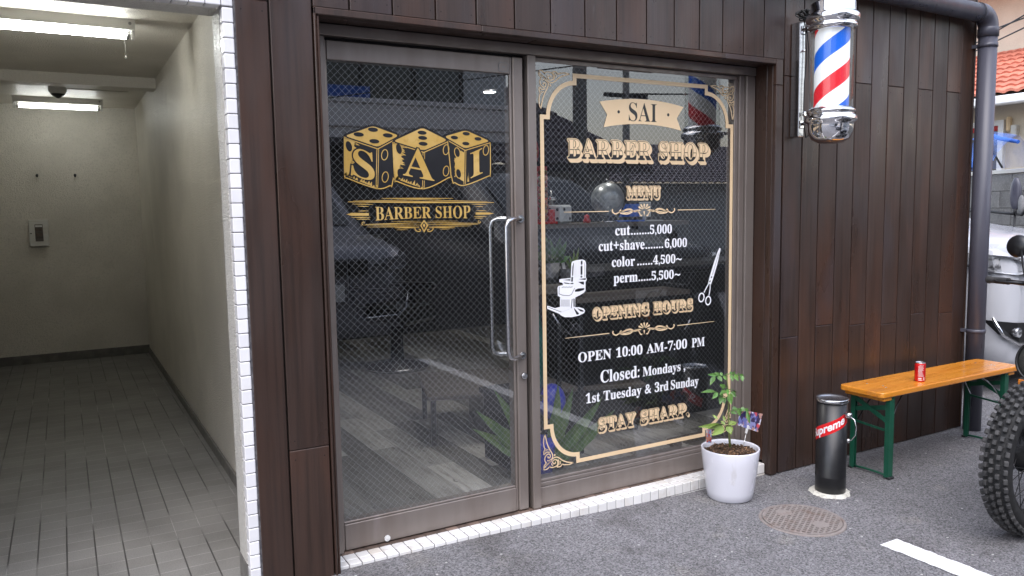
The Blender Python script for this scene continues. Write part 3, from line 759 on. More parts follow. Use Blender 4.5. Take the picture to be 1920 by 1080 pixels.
def die(T, R_, Bt, Lf, corner, bottom, bl, br, seed, lit):
    """T top, R_/Lf right and left corners of the lid, Bt its near corner, corner = start of the middle edge, bottom = foot, bl/br lower corners"""
    sil = [Lf, T, R_, br, bottom, bl]
    d.fill(rounded(grow(sil, 0.009), 0.02), K)
    d.lay += 1
    d.fill(rounded([Lf, T, R_, Bt], 0.016), G)                                   # lid
    gap = Vector((0, -0.0075))
    l0, c0, r0 = [tuple(Vector(p) + gap) for p in (Lf, Bt, R_)]
    d.stroke(catmull([tuple(Vector(l0) + Vector((0.006, 0.001))), l0, tuple(Vector(l0) + Vector((-0.002, -0.012))), bl, tuple(Vector(bl) + Vector((0.012, -0.012))), bottom, tuple(Vector(br) + Vector((-0.012, -0.012))), br, tuple(Vector(r0) + Vector((0.002, -0.012))), r0], 5), 0.0042, G)
    d.stroke([l0, c0, r0], 0.0036, G)
    d.stroke([tuple(Vector(c0) + Vector((-0.0035, -0.001))), tuple(Vector(bottom) + Vector((-0.0035, 0.004)))], 0.003, G)
    d.stroke([tuple(Vector(c0) + Vector((0.0035, -0.001))), tuple(Vector(bottom) + Vector((0.0035, 0.004)))], 0.0026, G)
    if lit:
        d.fill([l0, tuple(Vector(l0).lerp(Vector(c0), .30)), tuple(Vector(bl).lerp(Vector(bottom), .12)), bl], G)
        d.lay += 0
        m0 = tuple(Vector(l0).lerp(Vector(c0), .30)); m1 = tuple(Vector(bl).lerp(Vector(bottom), .12))
        shade(d, (m0, m1), (0.022, -0.008), 16, seed, G)
        shade(d, (bl, bottom), (0.008, 0.020), 12, seed + 1, G)
    d.lay -= 1
die(d6(90, 110), d6(450, 290), d6(110, 440), d5(700, 285), None, d6(105, 990), d5(720, 790), d6(500, 790), 1, True)
l_mid = d.lay
# the two outer dice go behind the middle one: build them one layer lower
d.y0 = -0.0008
die(d5(425, 80), d5(775, 210), d5(490, 365), d5(45, 215), None, d5(480, 925), d5(45, 745), d5(690, 845), 2, True)
die(d6(715, 148), d6(1060, 305), d6(705, 412), d6(405, 238), None, d6(700, 940), d6(520, 860), d6(1068, 770), 3, False)
d.y0 = -0.0012
d.lay = 3
pip = lambda c, rx, rz, ang=0.0: d.ell(c, rx, rz, K, ang)
for q in ((425, 130), (232, 195), (625, 208), (443, 287)): pip(d5(*q), 0.0205, 0.0082, -0.05)
for q in ((85, 183), (93, 258), (100, 343)): pip(d6(*q), 0.0195, 0.0078, -0.05)
for q in ((720, 197), (550, 253), (890, 272), (715, 340)): pip(d6(*q), 0.0165, 0.0072, -0.05)
for q in (d5(100, 355), d5(775, 390), d5(795, 725)): d.ell(q, 0.0115, 0.0200, K, 0.25)
for q in (d5(582, 470), d5(590, 770), d6(430, 428), d6(430, 735), d6(1003, 437)): d.ell(q, 0.0125, 0.0205, G, -0.22, hole=0.0034)
for q in (d6(592, 470), d6(610, 770)):
    d.ell(q, 0.0125, 0.0200, G, 0.22, hole=0.0034); d.ell(q, 0.0105, 0.0180, K, 0.22)
d.lay = 2
d.fill([d6(640, 440), d6(690, 470), d6(690, 890), d6(640, 860), d6(560, 800), d6(560, 560)], G)
shade(d, (d6(560, 540), d6(565, 820)), (-0.006, -0.004), 10, 9, G)
shade(d, (d6(735, 890), d6(760, 890)), (0.002, 0.045), 4, 10, G)
d.lay = 4
gS, gA, gI = text_mesh(serif('S')), text_mesh(serif('A')), text_mesh(serif('I'))
for off_, mi_, lay_ in ((0.03, K, 3.4), (0.0, G, 4)):
    d.lay = lay_
    for ch, q in (('S', (d5(125, 745), d5(455, 850), d5(430, 445), d5(160, 360))), ('A', (d5(830, 745), d6(262, 880), d6(120, 455), d5(935, 395))), ('I', (d6(782, 842), d6(955, 765), d6(950, 402), d6(778, 480)))):
        V_, F_ = text_mesh(serif(ch)); a0, a1 = min(v[0] for v in V_), max(v[0] for v in V_); c0, c1 = min(v[1] for v in V_), max(v[1] for v in V_)
        A_, B_, C_, D_ = map(Vector, q)
        if ch == 'A': D_ = A_ + Vector((0.0 + 0.015, (C_ - B_).y - 0.0)); D_ = Vector((A_.x, (A_.y + (C_.y - B_.y)))); C_ = Vector((B_.x, B_.y + (C_.y - B_.y)))
        ow = off_
        V2, F2 = text_mesh(serif(ch), offset=ow)
        out = []
        for x, z in V2:
            u, w = (x - a0) / (a1 - a0), (z - c0) / (c1 - c0)
            p = (A_ * (1 - u) + B_ * u) * (1 - w) + (D_ * (1 - u) + C_ * u) * w
            out.append((p.x, p.y))
        d.glyphs((out, F2), mi_)
# ribbon lines and lettering under the dice
d.lay = 1
e_ = lambda x, y: GL(640 + x / 6.4, 355 + y / 6.4)
def hl(x0, y0, x1, y1, w, mi=G): d.stroke([e_(x0, y0), e_((x0 + x1) / 2, (y0 + y1) / 2), e_(x1, y1)], [w * .35, w, w * .35], mi)
for q in ((80, 150, 1830, 158, .0075), (140, 137, 960, 128, .0028), (960, 128, 1750, 146, .0028), (480, 108, 1340, 108, .0042), (640, 118, 1200, 120, .002), (130, 176, 380, 180, .0036), (190, 201, 330, 206, .0034), (200, 260, 325, 258, .0034),
          (1560, 178, 1740, 180, .0034), (1610, 205, 1700, 207, .0028), (1620, 255, 1740, 258, .003), (60, 300, 600, 300, .0)):
    if q[4]: hl(*q)
for x0, x1, y in ((60, 330, 300), (1610, 1830, 290)):
    xm = (x0 + 60) if x0 < 900 else (x1 - 60)
    if x0 < 900: d.fill([e_(x0, y), e_(xm, y - 18), e_(x1, y - 16), e_(x1, y + 16), e_(xm, y + 18)], G)
    else: d.fill([e_(x1, y), e_(xm, y - 12), e_(x0, y - 14), e_(x0, y + 14), e_(xm, y + 12)], G)
for x0, x1, y in ((120, 350, 336), (180, 345, 358), (1590, 1740, 325), (1600, 1700, 345)): hl(x0, y, x1, y, .0038)
hl(290, 420, 970, 400, .0036); hl(1010, 400, 1660, 408, .0036); hl(230, 428, 950, 428, .0034); hl(1040, 424, 1640, 420, .0034); hl(310, 452, 900, 448, .003); hl(1080, 446, 1560, 438, .003)
hl(640, 462, 930, 458, .005); hl(1060, 455, 1360, 462, .005); hl(600, 384, 960, 382, .0022); hl(1030, 382, 1400, 380, .0022); hl(660, 486, 800, 484, .002); hl(1180, 480, 1300, 476, .002)
d.fill([e_(990, 365), e_(1045, 430), e_(992, 520), e_(945, 432)], G)
d.lay = 2
d.fill([e_(990, 390), e_(1022, 430), e_(991, 490), e_(960, 432)], K); d.lay = 3; d.fill([e_(990, 408), e_(1005, 430), e_(991, 460), e_(975, 432)], G)
d.lay = 1
for c, sgn in (((265, 405), 1), ((1660, 390), -1)):
    pts = [e_(c[0] + 22 * (1 - t * .8) * cos(sgn * (2.0 + t * 5.4)), c[1] + 22 * (1 - t * .8) * sin(sgn * (2.0 + t * 5.4))) for t in [i / 16 for i in range(17)]]
    d.stroke(pts, .0026, G)
for sgn in (1, -1):
    pts = [e_(991 - sgn * x, y) for x, y in ((60, 452), (110, 466), (88, 500), (50, 504), (44, 484), (64, 478))]
    d.stroke(catmull(pts, 5), .0036, G)
for off_, mi_, lay_, dx in ((0.022, K, 1.4, 0.003), (0.0, G, 2.2, 0)):
    d.lay = lay_
    V_, F_ = text_mesh(serif('BARBER SHOP'), offset=off_)
    ref, _ = text_mesh(serif('BARBER SHOP'))
    a0, a1 = min(v[0] for v in ref), max(v[0] for v in ref)
    out = []
    for x, z in V_:
        u = (x - a0) / (a1 - a0); arch = 0.0055 * (1 - (2 * u - 1) ** 2)
        h = 0.0545 - 0.0085 * (1 - (2 * u - 1) ** 2)
        out.append((0.213 + 0.417 * u + dx, 1.3725 + arch + (z - 0.0) / 0.69 * h - dx * .6))
    d.glyphs((out, F_), mi_)
P(d.build('dice_emblem', [M['gold'], M['black_vinyl']], fix=False), door)

# ---- the window
b = MB(); b.poly([(0.948, 0.008, 0.182), (2.144, 0.008, 0.182), (2.144, 0.008, 2.042), (0.948, 0.008, 2.042)])
win = P(b.build('shop_window', M['glass'], fix=False), shop)
wire_net('wire_mesh', 0.948, 2.143, 0.185, 2.039, 0.0115, win)
DY = 0.0065
d = Decal(DY)
x0, x1, z0, z1 = 0.993, 2.129, 0.233, 1.995
R1 = 0.143
def corner(cx, cz, sx, sz):
    """notched round corner, walking from the upright side to the level side"""
    pts = [(cx, cz - sz * 0.187), (cx + sx * 0.032, cz - sz * 0.187)]
    c = (cx + sx * (0.032 + R1), cz - sz * 0.187)
    for i in range(1, 13):
        a = pi / 2 * i / 12
        pts.append((c[0] - sx * R1 * cos(a), c[1] + sz * (R1 + 0.012) * sin(a)))
    pts.append((c[0], cz))
    pts[-2] = (c[0], c[1] + sz * (R1 + 0.012))
    return pts
tl = corner(x0, z1, 1, 1); tr = corner(x1, z1, -1, 1)[::-1]; brr = corner(x1, z0, -1, -1); bl = corner(x0, z0, 1, -1)[::-1]
d.stroke(tl + tr + brr + bl, 0.0195, 0, True)
c4 = lambda x, y: GL(980 + x / 3.6, 100 + y / 3.6)
c9 = lambda x, y: GL(1000 + x / 9, 120 + y / 9)
FL = [([(225, 250), (190, 205), (150, 175)], .0028), ([(228, 245), (150, 180), (110, 130), (105, 110), (150, 105), (195, 140), (215, 165)], .0042), ([(105, 115), (108, 175), (140, 215), (150, 235)], .0042),
      ([(205, 160), (225, 135), (270, 130), (330, 150), (352, 195), (345, 245), (310, 268), (270, 255), (262, 220), (285, 195), (312, 205), (308, 230)], .0042), ([(240, 215), (245, 180), (270, 168)], .003),
      ([(330, 128), (365, 170), (372, 225), (355, 265)], .0040), ([(335, 125), (400, 130), (425, 170)], .0042), ([(385, 165), (400, 195), (398, 225)], .003),
      ([(420, 170), (480, 150), (560, 148), (628, 168)], .0042), ([(628, 168), (520, 195), (440, 235), (390, 280), (340, 310), (285, 305), (250, 280)], .0046),
      ([(145, 230), (125, 270), (128, 330), (160, 375), (200, 388), (225, 355), (212, 318), (180, 322), (185, 350)], .0042), ([(165, 270), (185, 260), (200, 270)], .003),
      ([(240, 285), (265, 330), (255, 390), (210, 480), (180, 560), (160, 640), (140, 752)], .0046), ([(140, 752), (118, 690), (110, 600), (120, 520), (135, 490)], .0042),
      ([(110, 380), (112, 440), (130, 485), (150, 490)], .0040), ([(115, 385), (160, 425), (215, 415)], .0040), ([(140, 448), (165, 470), (195, 462)], .003)]
XC, ZC = 0.5 * (x0 + x1), 0.5 * (z0 + z1)
for fx in (1, -1):
    for fz in (1, -1):
        mp_ = lambda q: (XC + fx * (q[0] - XC), ZC + fz * (q[1] - ZC))
        for pts, w in FL: d.stroke([mp_(p) for p in catmull([c9(*p) for p in pts], 4)], w * 1.15, 0)
        d.ell(mp_(c9(300, 355)), .0048, .0048, 0, n=12)
        d.ell(mp_(c9(228, 262)), .0052, .0052, 0, n=14, hole=.0036)
P(d.build('border', [M['cream']], fix=False), win)

d = Decal(DY)
BN = []
for t in [i / 16 for i in range(17)]: BN.append((1.304 + t * 0.502, 1.889 + 0.0235 * (1 - (2 * t - 1) ** 2)))
BN.append((1.7635, 1.833))
for t in [i / 16 for i in range(17)]: BN.append((1.791 - t * 0.465, 1.775 + 0.0225 * (1 - (2 * t - 1) ** 2)))
BN.append((1.3465, 1.833))
d.fill(BN, 0)
d.lay = 1
d.glyphs(fit_line('SAI', 1.471, 1.639, 1.8095, 0.086, offset=-0.006), 1)
d.ell((1.412, 1.848), .0075, .0075, 1, n=16); d.ell((1.7095, 1.8475), .0075, .0075, 1, n=16)
P(d.build('name_banner', [M['cream'], M['black_vinyl']], fix=False), win)

def western(name, t, x0, x1, z0, cap, sh, sp=1.16):
    """cream display lettering: cream edge with block shade, dark face, cream upper half and inline"""
    d = Decal(DY)
    V0, Q0 = text_mesh(serif(t), space=sp)
    a0, a1 = min(v[0] for v in V0), max(v[0] for v in V0); sx, sz = (x1 - x0) / (a1 - a0), cap / 0.69
    B0 = [(x0 + (v[0] - a0) * sx, z0 + v[1] * sz) for v in V0], Q0
    k = cap / 0.083
    def spread(r, mi, lay, dx=0, dz=0, n=12):
        for i in range(n):
            d.lay = lay + i * 0.06; a = 2 * pi * i / n; d.glyphs(shift(B0, dx + r * cos(a), dz + r * sin(a)), mi)
    for i in range(5):
        f = 1 - i / 5; spread(0.0058 * k, 0, i * 0.8, sh * f, -sh * 1.05 * f, 8)
    spread(0.0058 * k, 0, 4.0); spread(0.0028 * k, 1, 5.0)
    d.lay = 6; d.glyphs(clip(B0, z0 + cap * 0.47, True), 0); d.lay = 6.2; d.glyphs(clip(shift(B0, 0.0008, 0), z0 + cap * 0.47, True), 0)
    d.lay = 6.4; d.glyphs(clip(clip(shift(B0, 0, 0), z0 + cap * 0.43, False), z0 + cap * 0.22, True), 0)
    return P(d.build(name, [M['cream'], M['black_vinyl']], fix=False), win)
western('shop_lettering', 'BARBER SHOP', 1.128, 1.966, 1.632, 0.084, 0.014)
western('menu_lettering', 'MENU', 1.456, 1.656, 1.4505, 0.056, 0.007)
western('hours_lettering', 'OPENING HOURS', 1.258, 1.866, 0.8915, 0.054, 0.007)
western('motto_lettering', 'STAY SHARP.', 1.287, 1.846, 0.353, 0.064, 0.008)

def scroll(zc):
    d = Decal(DY)
    s9 = lambda x, y: ((x - 950) / 1920 * 180 * 0.00255, -(y) / 533 * 50 * 0.00225)
    for fx in (1, -1):
        mp_ = lambda q: (1.5625 + fx * q[0], zc + q[1])
        d.stroke([mp_((0.458, 0)), mp_((0.21, 0))], [.002, .0042], 0)
        for pts, w in (([(165, 60), (172, 28), (200, -20), (235, -52), (278, -36), (250, 18)], 0),):
            pass
        C = [([(700, -40), (715, -5), (690, 35), (640, 58), (590, 40), (540, 18), (470, 5), (400, -18), (330, -25), (270, 0), (215, 22), (150, 10), (110, 2), (70, 0)], [.008, .0062, .006, .006, .0055, .005, .005, .005, .0052, .005, .004, .0036, .0032, .003]),
             ([(520, -30), (555, 10), (520, 48), (440, 64), (360, 62), (300, 40), (250, 10), (190, -8), (130, -15), (80, -8)], [.007, .0065, .006, .006, .006, .0055, .005, .004, .0036, .003]),
             ([(545, 20), (470, -8), (390, -38), (310, -40), (250, -5)], .0045), ([(500, 40), (420, 38), (330, 20), (270, 0)], .004)]
        for pts, w in C:
            cp = catmull([(p[0] / 1920 * 180 * 0.00283, -p[1] / 533 * 50 * 0.0023) for p in pts], 4)
            if isinstance(w, list):
                ww = []
                for i in range(len(pts) - 1):
                    for k in range(4): ww.append(w[i] + (w[i + 1] - w[i]) * k / 4)
                ww.append(w[-1])
            else: ww = w
            d.stroke([mp_(p) for p in cp], ww, 0)
        cp = catmull([(0.012, -0.021), (0.020, -0.024), (0.026, -0.016), (0.036, -0.004), (0.055, 0.000)], 4)
        d.stroke([mp_(p) for p in cp], .005, 0)
    for a in (-64, -34, 0, 34, 64):
        t = radians(a); u = (sin(t), cos(t)); n_ = (u[1], -u[0])
        p0 = (1.5625 + u[0] * .008, zc + 0.004 + u[1] * .006); L_ = 0.028 if a == 0 else 0.031
        pts = [(p0[0] + u[0] * L_ * k + n_[0] * w * s_, p0[1] + u[1] * L_ * k * .85 + n_[1] * w * s_) for k, w, s_ in ((0, .001, 1), (.5, .0032, 1), (.85, .0046, 1), (1, .002, 1), (1, .002, -1), (.85, .0046, -1), (.5, .0032, -1), (0, .001, -1))]
        d.fill(pts, 0)
    d.fill([(1.5625 - .005, zc - .003), (1.5625 + .005, zc - .003), (1.5625 + .003, zc - .012), (1.5625, zc - .026), (1.5625 - .003, zc - .012)], 0)
    return P(d.build('scroll_divider', [M['cream']], fix=False), win)
scroll(1.391); scroll(0.818)

def white_lines(name, rows):
    lines = {}
    for q in rows: lines.setdefault(round(q[3], 2), []).append(q)
    for z in sorted(lines, reverse=True):
        d = Decal(DY)
        for t, x0, x1, z0, cap in lines[z]: d.glyphs(fit_line(t, x0, x1, z0, cap, offset=0.009), 0)
        P(d.build(name, [M['white_vinyl']], fix=False), win)
white_lines('price_line', [('cut', 1.389, 1.479, 1.2785, .047), ('.......', 1.483, 1.593, 1.2785, .047), ('5,000', 1.597, 1.735, 1.2785, .042),
                                ('cut+shave', 1.294, 1.565, 1.2085, .047), ('.......', 1.570, 1.680, 1.2085, .047), ('6,000', 1.690, 1.833, 1.2085, .042),
                                ('color', 1.369, 1.506, 1.131, .047), ('......', 1.520, 1.613, 1.131, .047), ('4,500', 1.617, 1.758, 1.131, .042), ('~', 1.762, 1.799, 1.131, .046),
                                ('perm', 1.379, 1.523, 1.0545, .047), ('.....', 1.527, 1.603, 1.0545, .047), ('5,500', 1.607, 1.748, 1.0545, .042), ('~', 1.753, 1.790, 1.0545, .046)])
white_lines('opening_line', [('OPEN', 1.174, 1.364, .698, .0455), ('10:00', 1.392, 1.552, .698, .0455), ('AM-7:00', 1.577, 1.837, .698, .0455), ('PM', 1.868, 1.955, .698, .0455)])
white_lines('closing_line', [('Closed:', 1.300, 1.533, .5865, .058), ('Mondays', 1.553, 1.795, .587, .046), (',', 1.815, 1.826, .587, .05),
                                 ('1st', 1.215, 1.297, .499, .046), ('Tuesday', 1.317, 1.545, .499, .046), ('&', 1.566, 1.607, .499, .046), ('3rd', 1.628, 1.716, .499, .046), ('Sunday', 1.731, 1.916, .499, .046)])

# barber chair and scissors drawn in white film
k5 = lambda x, y: GL(1020 + x / 8.311, 480 + y / 8.308)
d = Decal(DY)
f = lambda pts, mi: d.fill([k5(*p) for p in pts], mi)
st = lambda pts, w, mi: d.stroke([k5(*p) for p in pts], w, mi)
f([(425, 410), (440, 110), (455, 85), (520, 65), (610, 55), (650, 70), (668, 110), (665, 345), (680, 350), (675, 385), (660, 405), (660, 540), (640, 570), (560, 620), (500, 645), (498, 800), (560, 800), (630, 820), (652, 855), (640, 890), (560, 930), (450, 955), (330, 955), (270, 925), (255, 905), (62, 825), (62, 775), (185, 815), (262, 795), (262, 640), (228, 625), (222, 500), (235, 470), (310, 455), (300, 420), (255, 410), (252, 370), (270, 360), (425, 345)], 0)
d.lay = 1
f([(455, 170), (470, 110), (476, 110), (465, 310), (450, 305)], 1); f([(440, 330), (465, 325), (460, 400), (435, 400)], 1)
f([(585, 80), (612, 72), (612, 130), (585, 140)], 1); f([(582, 160), (612, 150), (610, 290), (582, 295)], 1); f([(582, 310), (608, 310), (608, 335), (582, 338)], 1)
st([(648, 100), (648, 335)], .0022, 1)
for i in range(5): st([(498 + i * 17, 85), (482 + i * 19, 335)], .0012, 2)
f([(305, 375), (420, 362), (420, 385)], 1); f([(550, 362), (665, 345), (660, 375)], 1); f([(320, 412), (410, 425), (410, 438), (335, 430)], 1)
f([(425, 425), (470, 418), (470, 438), (425, 440)], 1); f([(545, 405), (635, 400), (635, 450), (600, 440)], 1)
f([(495, 530), (545, 508), (640, 500), (635, 530), (560, 555), (495, 560)], 1)
st([(250, 480), (245, 590), (300, 612), (400, 620), (440, 600), (470, 540), (490, 500)], .0022, 1)
for i in range(4): st([(290 + i * 42, 492), (330 + i * 42, 480)], .0022, 1)
for i in range(9): st([(282 + i * 15.5, 680), (278 + i * 16, 790)], .0014, 1)
f([(445, 670), (458, 670), (440, 820), (432, 815)], 1); f([(470, 665), (490, 668), (490, 795), (472, 790)], 1)
f([(480, 810), (560, 900), (545, 915), (520, 915), (485, 840)], 1); f([(530, 815), (625, 850), (630, 870), (580, 865)], 1)
st([(80, 800), (280, 875)], .002, 1); st([(200, 830), (300, 870), (410, 830)], .0012, 2)
P(d.build('chair_drawing', [M['white_vinyl'], M['black_vinyl'], M['lamp_metal']], fix=False), win)
s8 = lambda x, y: GL(1300 + x / 9, 460 + y / 9)
d = Decal(DY)
d.fill([s8(*p) for p in ((455, 48), (472, 46), (474, 80), (420, 320), (350, 560), (315, 660), (262, 650), (300, 500), (370, 270), (430, 100))], 0)
d.stroke([s8(*p) for p in ((280, 640), (235, 720), (195, 800))], .0055, 0); d.stroke([s8(*p) for p in ((300, 650), (298, 740), (278, 850))], .0055, 0)
d.ell(s8(152, 882), .0175, .0215, 0, -0.2, hole=.0068); d.ell(s8(266, 935), .0170, .0210, 0, -0.1, hole=.0068)
d.lay = 1
d.stroke([s8(*p) for p in ((450, 120), (385, 340), (335, 500))], .0016, 1)
for q in ((318, 540), (293, 608)): d.fill([s8(q[0] - 12, q[1] + 12), s8(q[0] - 2, q[1] - 14), s8(q[0] + 16, q[1] - 14), s8(q[0] + 8, q[1] + 14)], 1)
P(d.build('scissors_drawing', [M['white_vinyl'], M['black_vinyl']], fix=False), win)

# ------------------------------------------------------------------ the tiled building with its passage
apt = thing('tiled_building', 'white tiled building with an open plastered passage', 'building', (-0.8, 3.0, 0))
def A(o): return P(o, apt)
b = MB(); b.box(-0.175, -0.162, 0.03, 5.62, 0.0, 2.6); A(b.build('passage_wall', M['plaster']))
b = MB(); b.box(-1.56, -1.45, -0.10, 5.62, 0.0, 2.6); A(b.build('passage_wall', M['plaster']))
b = MB(); b.box(-1.45, -0.175, 5.55, 5.62, 0.0, 2.6); A(b.build('end_wall', M['plaster']))
b = MB(); b.box(-1.45, -0.175, 0.03, 3.62, 2.435, 2.6); b.box(-1.45, -0.175, 3.78, 5.55, 2.435, 2.6); A(b.build('ceiling', M['plaster']))
b = MB(); b.box(-1.4495, -0.1755, 3.6205, 3.7795, 2.358, 2.6); A(b.build('ceiling_beam', M['plaster']))
b = MB(); b.box(-0.353, -0.162, -0.10, 0.028, 0.145, 2.1); b.box(-1.60, -0.353, -0.095, 0.030, 2.100, 2.62)
b.box(-1.60, -1.42, -0.10, 0.03, 0.145, 2.099); A(b.build('opening_jamb', M['jamb']))
b = MB(); b.box(-0.356, -0.162, -0.105, 0.031, 0.0, 0.144); b.box(-1.6, -1.417, -0.105, 0.033, 0.0, 0.144)
b.box(-0.188, -0.1755, 0.032, 5.535, 0.05, 0.112, bev=0.003); b.box(-1.4495, -1.437, 0.034, 5.535, 0.05, 0.112, bev=0.003); b.box(-1.4495, -0.1755, 5.536, 5.5495, 0.05, 0.135, bev=0.003)
A(b.build('skirting', M['skirting']))
b = MB(); rnd = random.Random(21); b.mi = 1
b.box(-0.349, -0.303, -0.147, -0.101, 0.0, 3.1); b.box(-1.7, -0.349, -0.147, -0.0955, 2.102, 3.1); b.box(-1.7, -1.452, -0.147, -0.101, 0.0, 2.102)
b.mi = 0
k = 0
while True:
    z1_ = 2.0925 - 0.05 * k; z0_ = z1_ - 0.0475; k += 1
    if z1_ < 0.02: break
    b.r = rnd.uniform(-1, 1); b.box(-0.3515, -0.3165 + rnd.uniform(-.001, .001), -0.1515, -0.104, z0_, z1_, bev=0.0025)
    if z1_ < 2.08:
        for xa in (-1.4975, -1.5475, -1.5975): b.r = rnd.uniform(-1, 1); b.box(xa, xa + 0.0475, -0.1515, -0.104, z0_, z1_, bev=0.0025)
for r_ in range(20):
    for c_ in range(27):
        xa = -0.3515 - 0.05 * c_ + (0 if c_ else 0)
        b.r = rnd.uniform(-1, 1)
        b.box(xa, xa + (0.035 if c_ == 0 else 0.0475), -0.1515, -0.098, 2.0975 + 0.05 * r_, 2.145 + 0.05 * r_, bev=0.0025)
A(b.build('tile_edging', [M['tile'], M['grout']]))
b = MB(); b.box(-1.7, -0.36, 0.0, 5.7, 2.62, 3.1); A(b.build('upper_wall', M['cream_wall']))
b = MB(); b.box(-0.98, -0.72, 0.036, 0.07, 2.13, 2.19, bev=0.004); A(b.build('door_closer', M['steel']))

def tube_lamp(x0, x1, y, label, ztop=2.434):
    t = thing('fluorescent_lamp', label, 'lamp', ((x0 + x1) / 2, y, ztop), 0, 'fluorescent tube lamps in the passage')
    h = (x1 - x0) / 2
    b = MB(); z = 0.0
    b.prism([(-h, -0.046, 0), (-h, -0.026, -0.050), (-h, 0.026, -0.050), (-h, 0.046, 0)], (2 * h, 0, 0))
    b.build('housing', M['lamp_metal'], t)
    for s_ in (-1, 1):
        b = MB(); b.box(s_ * (h - 0.012) - 0.010, s_ * (h - 0.012) + 0.010, -0.018, 0.018, -0.098, -0.0505, bev=0.004); b.build('tube_holder', M['white_plastic'], t)
        b = MB(); b.cyl((s_ * (h - 0.045), 0, -0.078), (s_ * (h - 0.022), 0, -0.078), 0.0165, n=16); b.build('tube_cap', M['steel'], t)
    b = MB(); b.cyl((-h + 0.045, 0, -0.078), (h - 0.045, 0, -0.078), 0.0162, n=20); b.build('tube', M['tube_lit'] if y < 3 else M['tube_lit_far'], t)
    b = MB(); b.tube([(h - 0.055, -0.03, -0.05), (h - 0.054, -0.031, -0.12), (h - 0.052, -0.03, -0.185)], 0.0012, 5); b.cyl((h - 0.052, -0.03, -0.185), (h - 0.052, -0.03, -0.20), 0.003, 0.004, n=8)
    b.build('pull_cord', M['white_plastic'], t)
    b = MB(); b.cyl((h - 0.025, -0.036, -0.02), (h - 0.025, -0.044, -0.02), 0.008, n=12); b.build('pull_switch', M['pole_grey'], t)
    return t
tube_lamp(-1.14, -0.455, 1.76, 'lit fluorescent tube lamp nearer the passage mouth, in front of the ceiling beam')
tube_lamp(-1.155, -0.475, 5.0, 'lit fluorescent tube lamp behind the ceiling beam and the dark pointed sensor')

t = thing('motion_sensor', 'small white ceiling sensor with a dark pointed lens hanging before the far lamp', 'sensor', (-0.82, 4.25, 2.434))
b = MB(); b.lathe([(0.062, 0), (0.064, -0.045), (0.052, -0.066)], n=24); b.build('sensor_base', M['white_plastic'], t)
b = MB(); b.lathe([(0.051, -0.0665), (0.036, -0.082), (0.012, -0.098), (0.001, -0.101)], n=24); b.build('sensor_lens', M['black_plastic'], t)
t = thing('ceiling_hatch', 'flush rectangular hatch in the passage ceiling with a bright catch', 'hatch', (-0.50, 4.55, 2.4345))
b = MB(); b.box(-0.26, 0.19, -0.16, 0.16, -0.006, 0.0); b.build('hatch_panel', M['plaster'], t)
b = MB(); b.box(-0.285, -0.262, -0.15, -0.09, -0.018, 0.0, bev=0.003); b.build('hatch_catch', M['white_plastic'], t)

t = thing('switch_box', 'small white switch box with brown rocker switches on the end wall', 'switch box', (-1.045, 5.548, 1.265))
b = MB(); b.box(-0.078, 0.078, -0.05, 0.0, -0.122, 0.122, bev=0.005); b.build('case', M['lamp_metal'], t)
b = MB(); b.mi = 0; b.box(-0.030, 0.034, -0.054, -0.0505, -0.076, 0.080)
b.mi = 1
for x in (-0.027, 0.004):
    for z in (0.020, -0.022): b.box(x, x + 0.025, -0.058, -0.0545, z, z + 0.022, bev=0.002)
b.mi = 2; b.box(-0.025, 0.029, -0.058, -0.0545, 0.056, 0.072)
b.build('switches', [M['shelf'], M['brown_tile'], M['white_plastic']], t)
b = MB(); b.cyl((-0.062, -0.05, -0.002), (-0.062, -0.058, -0.002), 0.006, n=12); b.build('lock', M['black_plastic'], t)
for i, (x, z, lb) in enumerate(((-1.026, 1.80, 'dark bolt stub on the end wall, the one above the switch box'), (-0.72, 1.803, 'dark bolt stub on the end wall, the one nearer the right wall'))):
    t = thing('wall_bolt', lb, 'bolt', (x, 5.55, z), 0, 'bolt stubs on the end wall')
    b = MB(); b.cyl((0, 0, 0), (0, -0.03, -0.004), 0.009, n=10); b.cyl((0, -0.03, -0.004), (0.0, -0.04, -0.02), 0.012, 0.008, n=10); b.build('bolt', M['black_plastic'], t)

# ------------------------------------------------------------------ barber pole on the wall
PC = Vector((2.335, -0.424, 0))
t = thing('barber_pole', 'chrome capped wall barber pole with red white and blue stripes', 'barber pole', (PC.x, PC.y, 1.692))
t.scale = (0.967, 0.967, 0.967)
b = MB(); b.lathe([(0.001, 0.0), (0.055, 0.004), (0.088, 0.022), (0.104, 0.055), (0.107, 0.085), (0.107, 0.098), (0.121, 0.104), (0.123, 0.115), (0.121, 0.131), (0.108, 0.136), (0.108, 0.146), (0.114, 0.149), (0.114, 0.160), (0.104, 0.165), (0.100, 0.172), (0.08, 0.172)], n=56)
b.build('base_cup', M['chrome'], t)
b = MB(); b.lathe([(0.08, 0.540), (0.103, 0.540), (0.106, 0.546), (0.114, 0.550), (0.114, 0.563), (0.108, 0.566), (0.108, 0.575), (0.121, 0.580), (0.124, 0.590), (0.124, 0.604), (0.118, 0.614), (0.110, 0.618), (0.106, 0.624), (0.105, 0.665), (0.098, 0.672), (0.04, 0.676)], n=56)
b.build('top_cap', M['chrome'], t)
b = MB(); b.lathe([(0.080, 0.165), (0.080, 0.545)], n=64, cap=False); b.build('striped_drum', M['stripes'], t)
b = MB(); b.lathe([(0.101, 0.170), (0.101, 0.543)], n=56, cap=False); b.build('clear_tube', M['pole_glass'], t)
b = MB(); b.sphere((0, 0, 0.742), 0.078, 16); b.build('lamp_globe', M['globe_opal'], t)
b = MB(); b.box(0.037, 0.077, 0.226, 0.2815, 0.055, 0.635, bev=0.003)
b.build('wall_bracket', M['steel'], t)
b = MB()
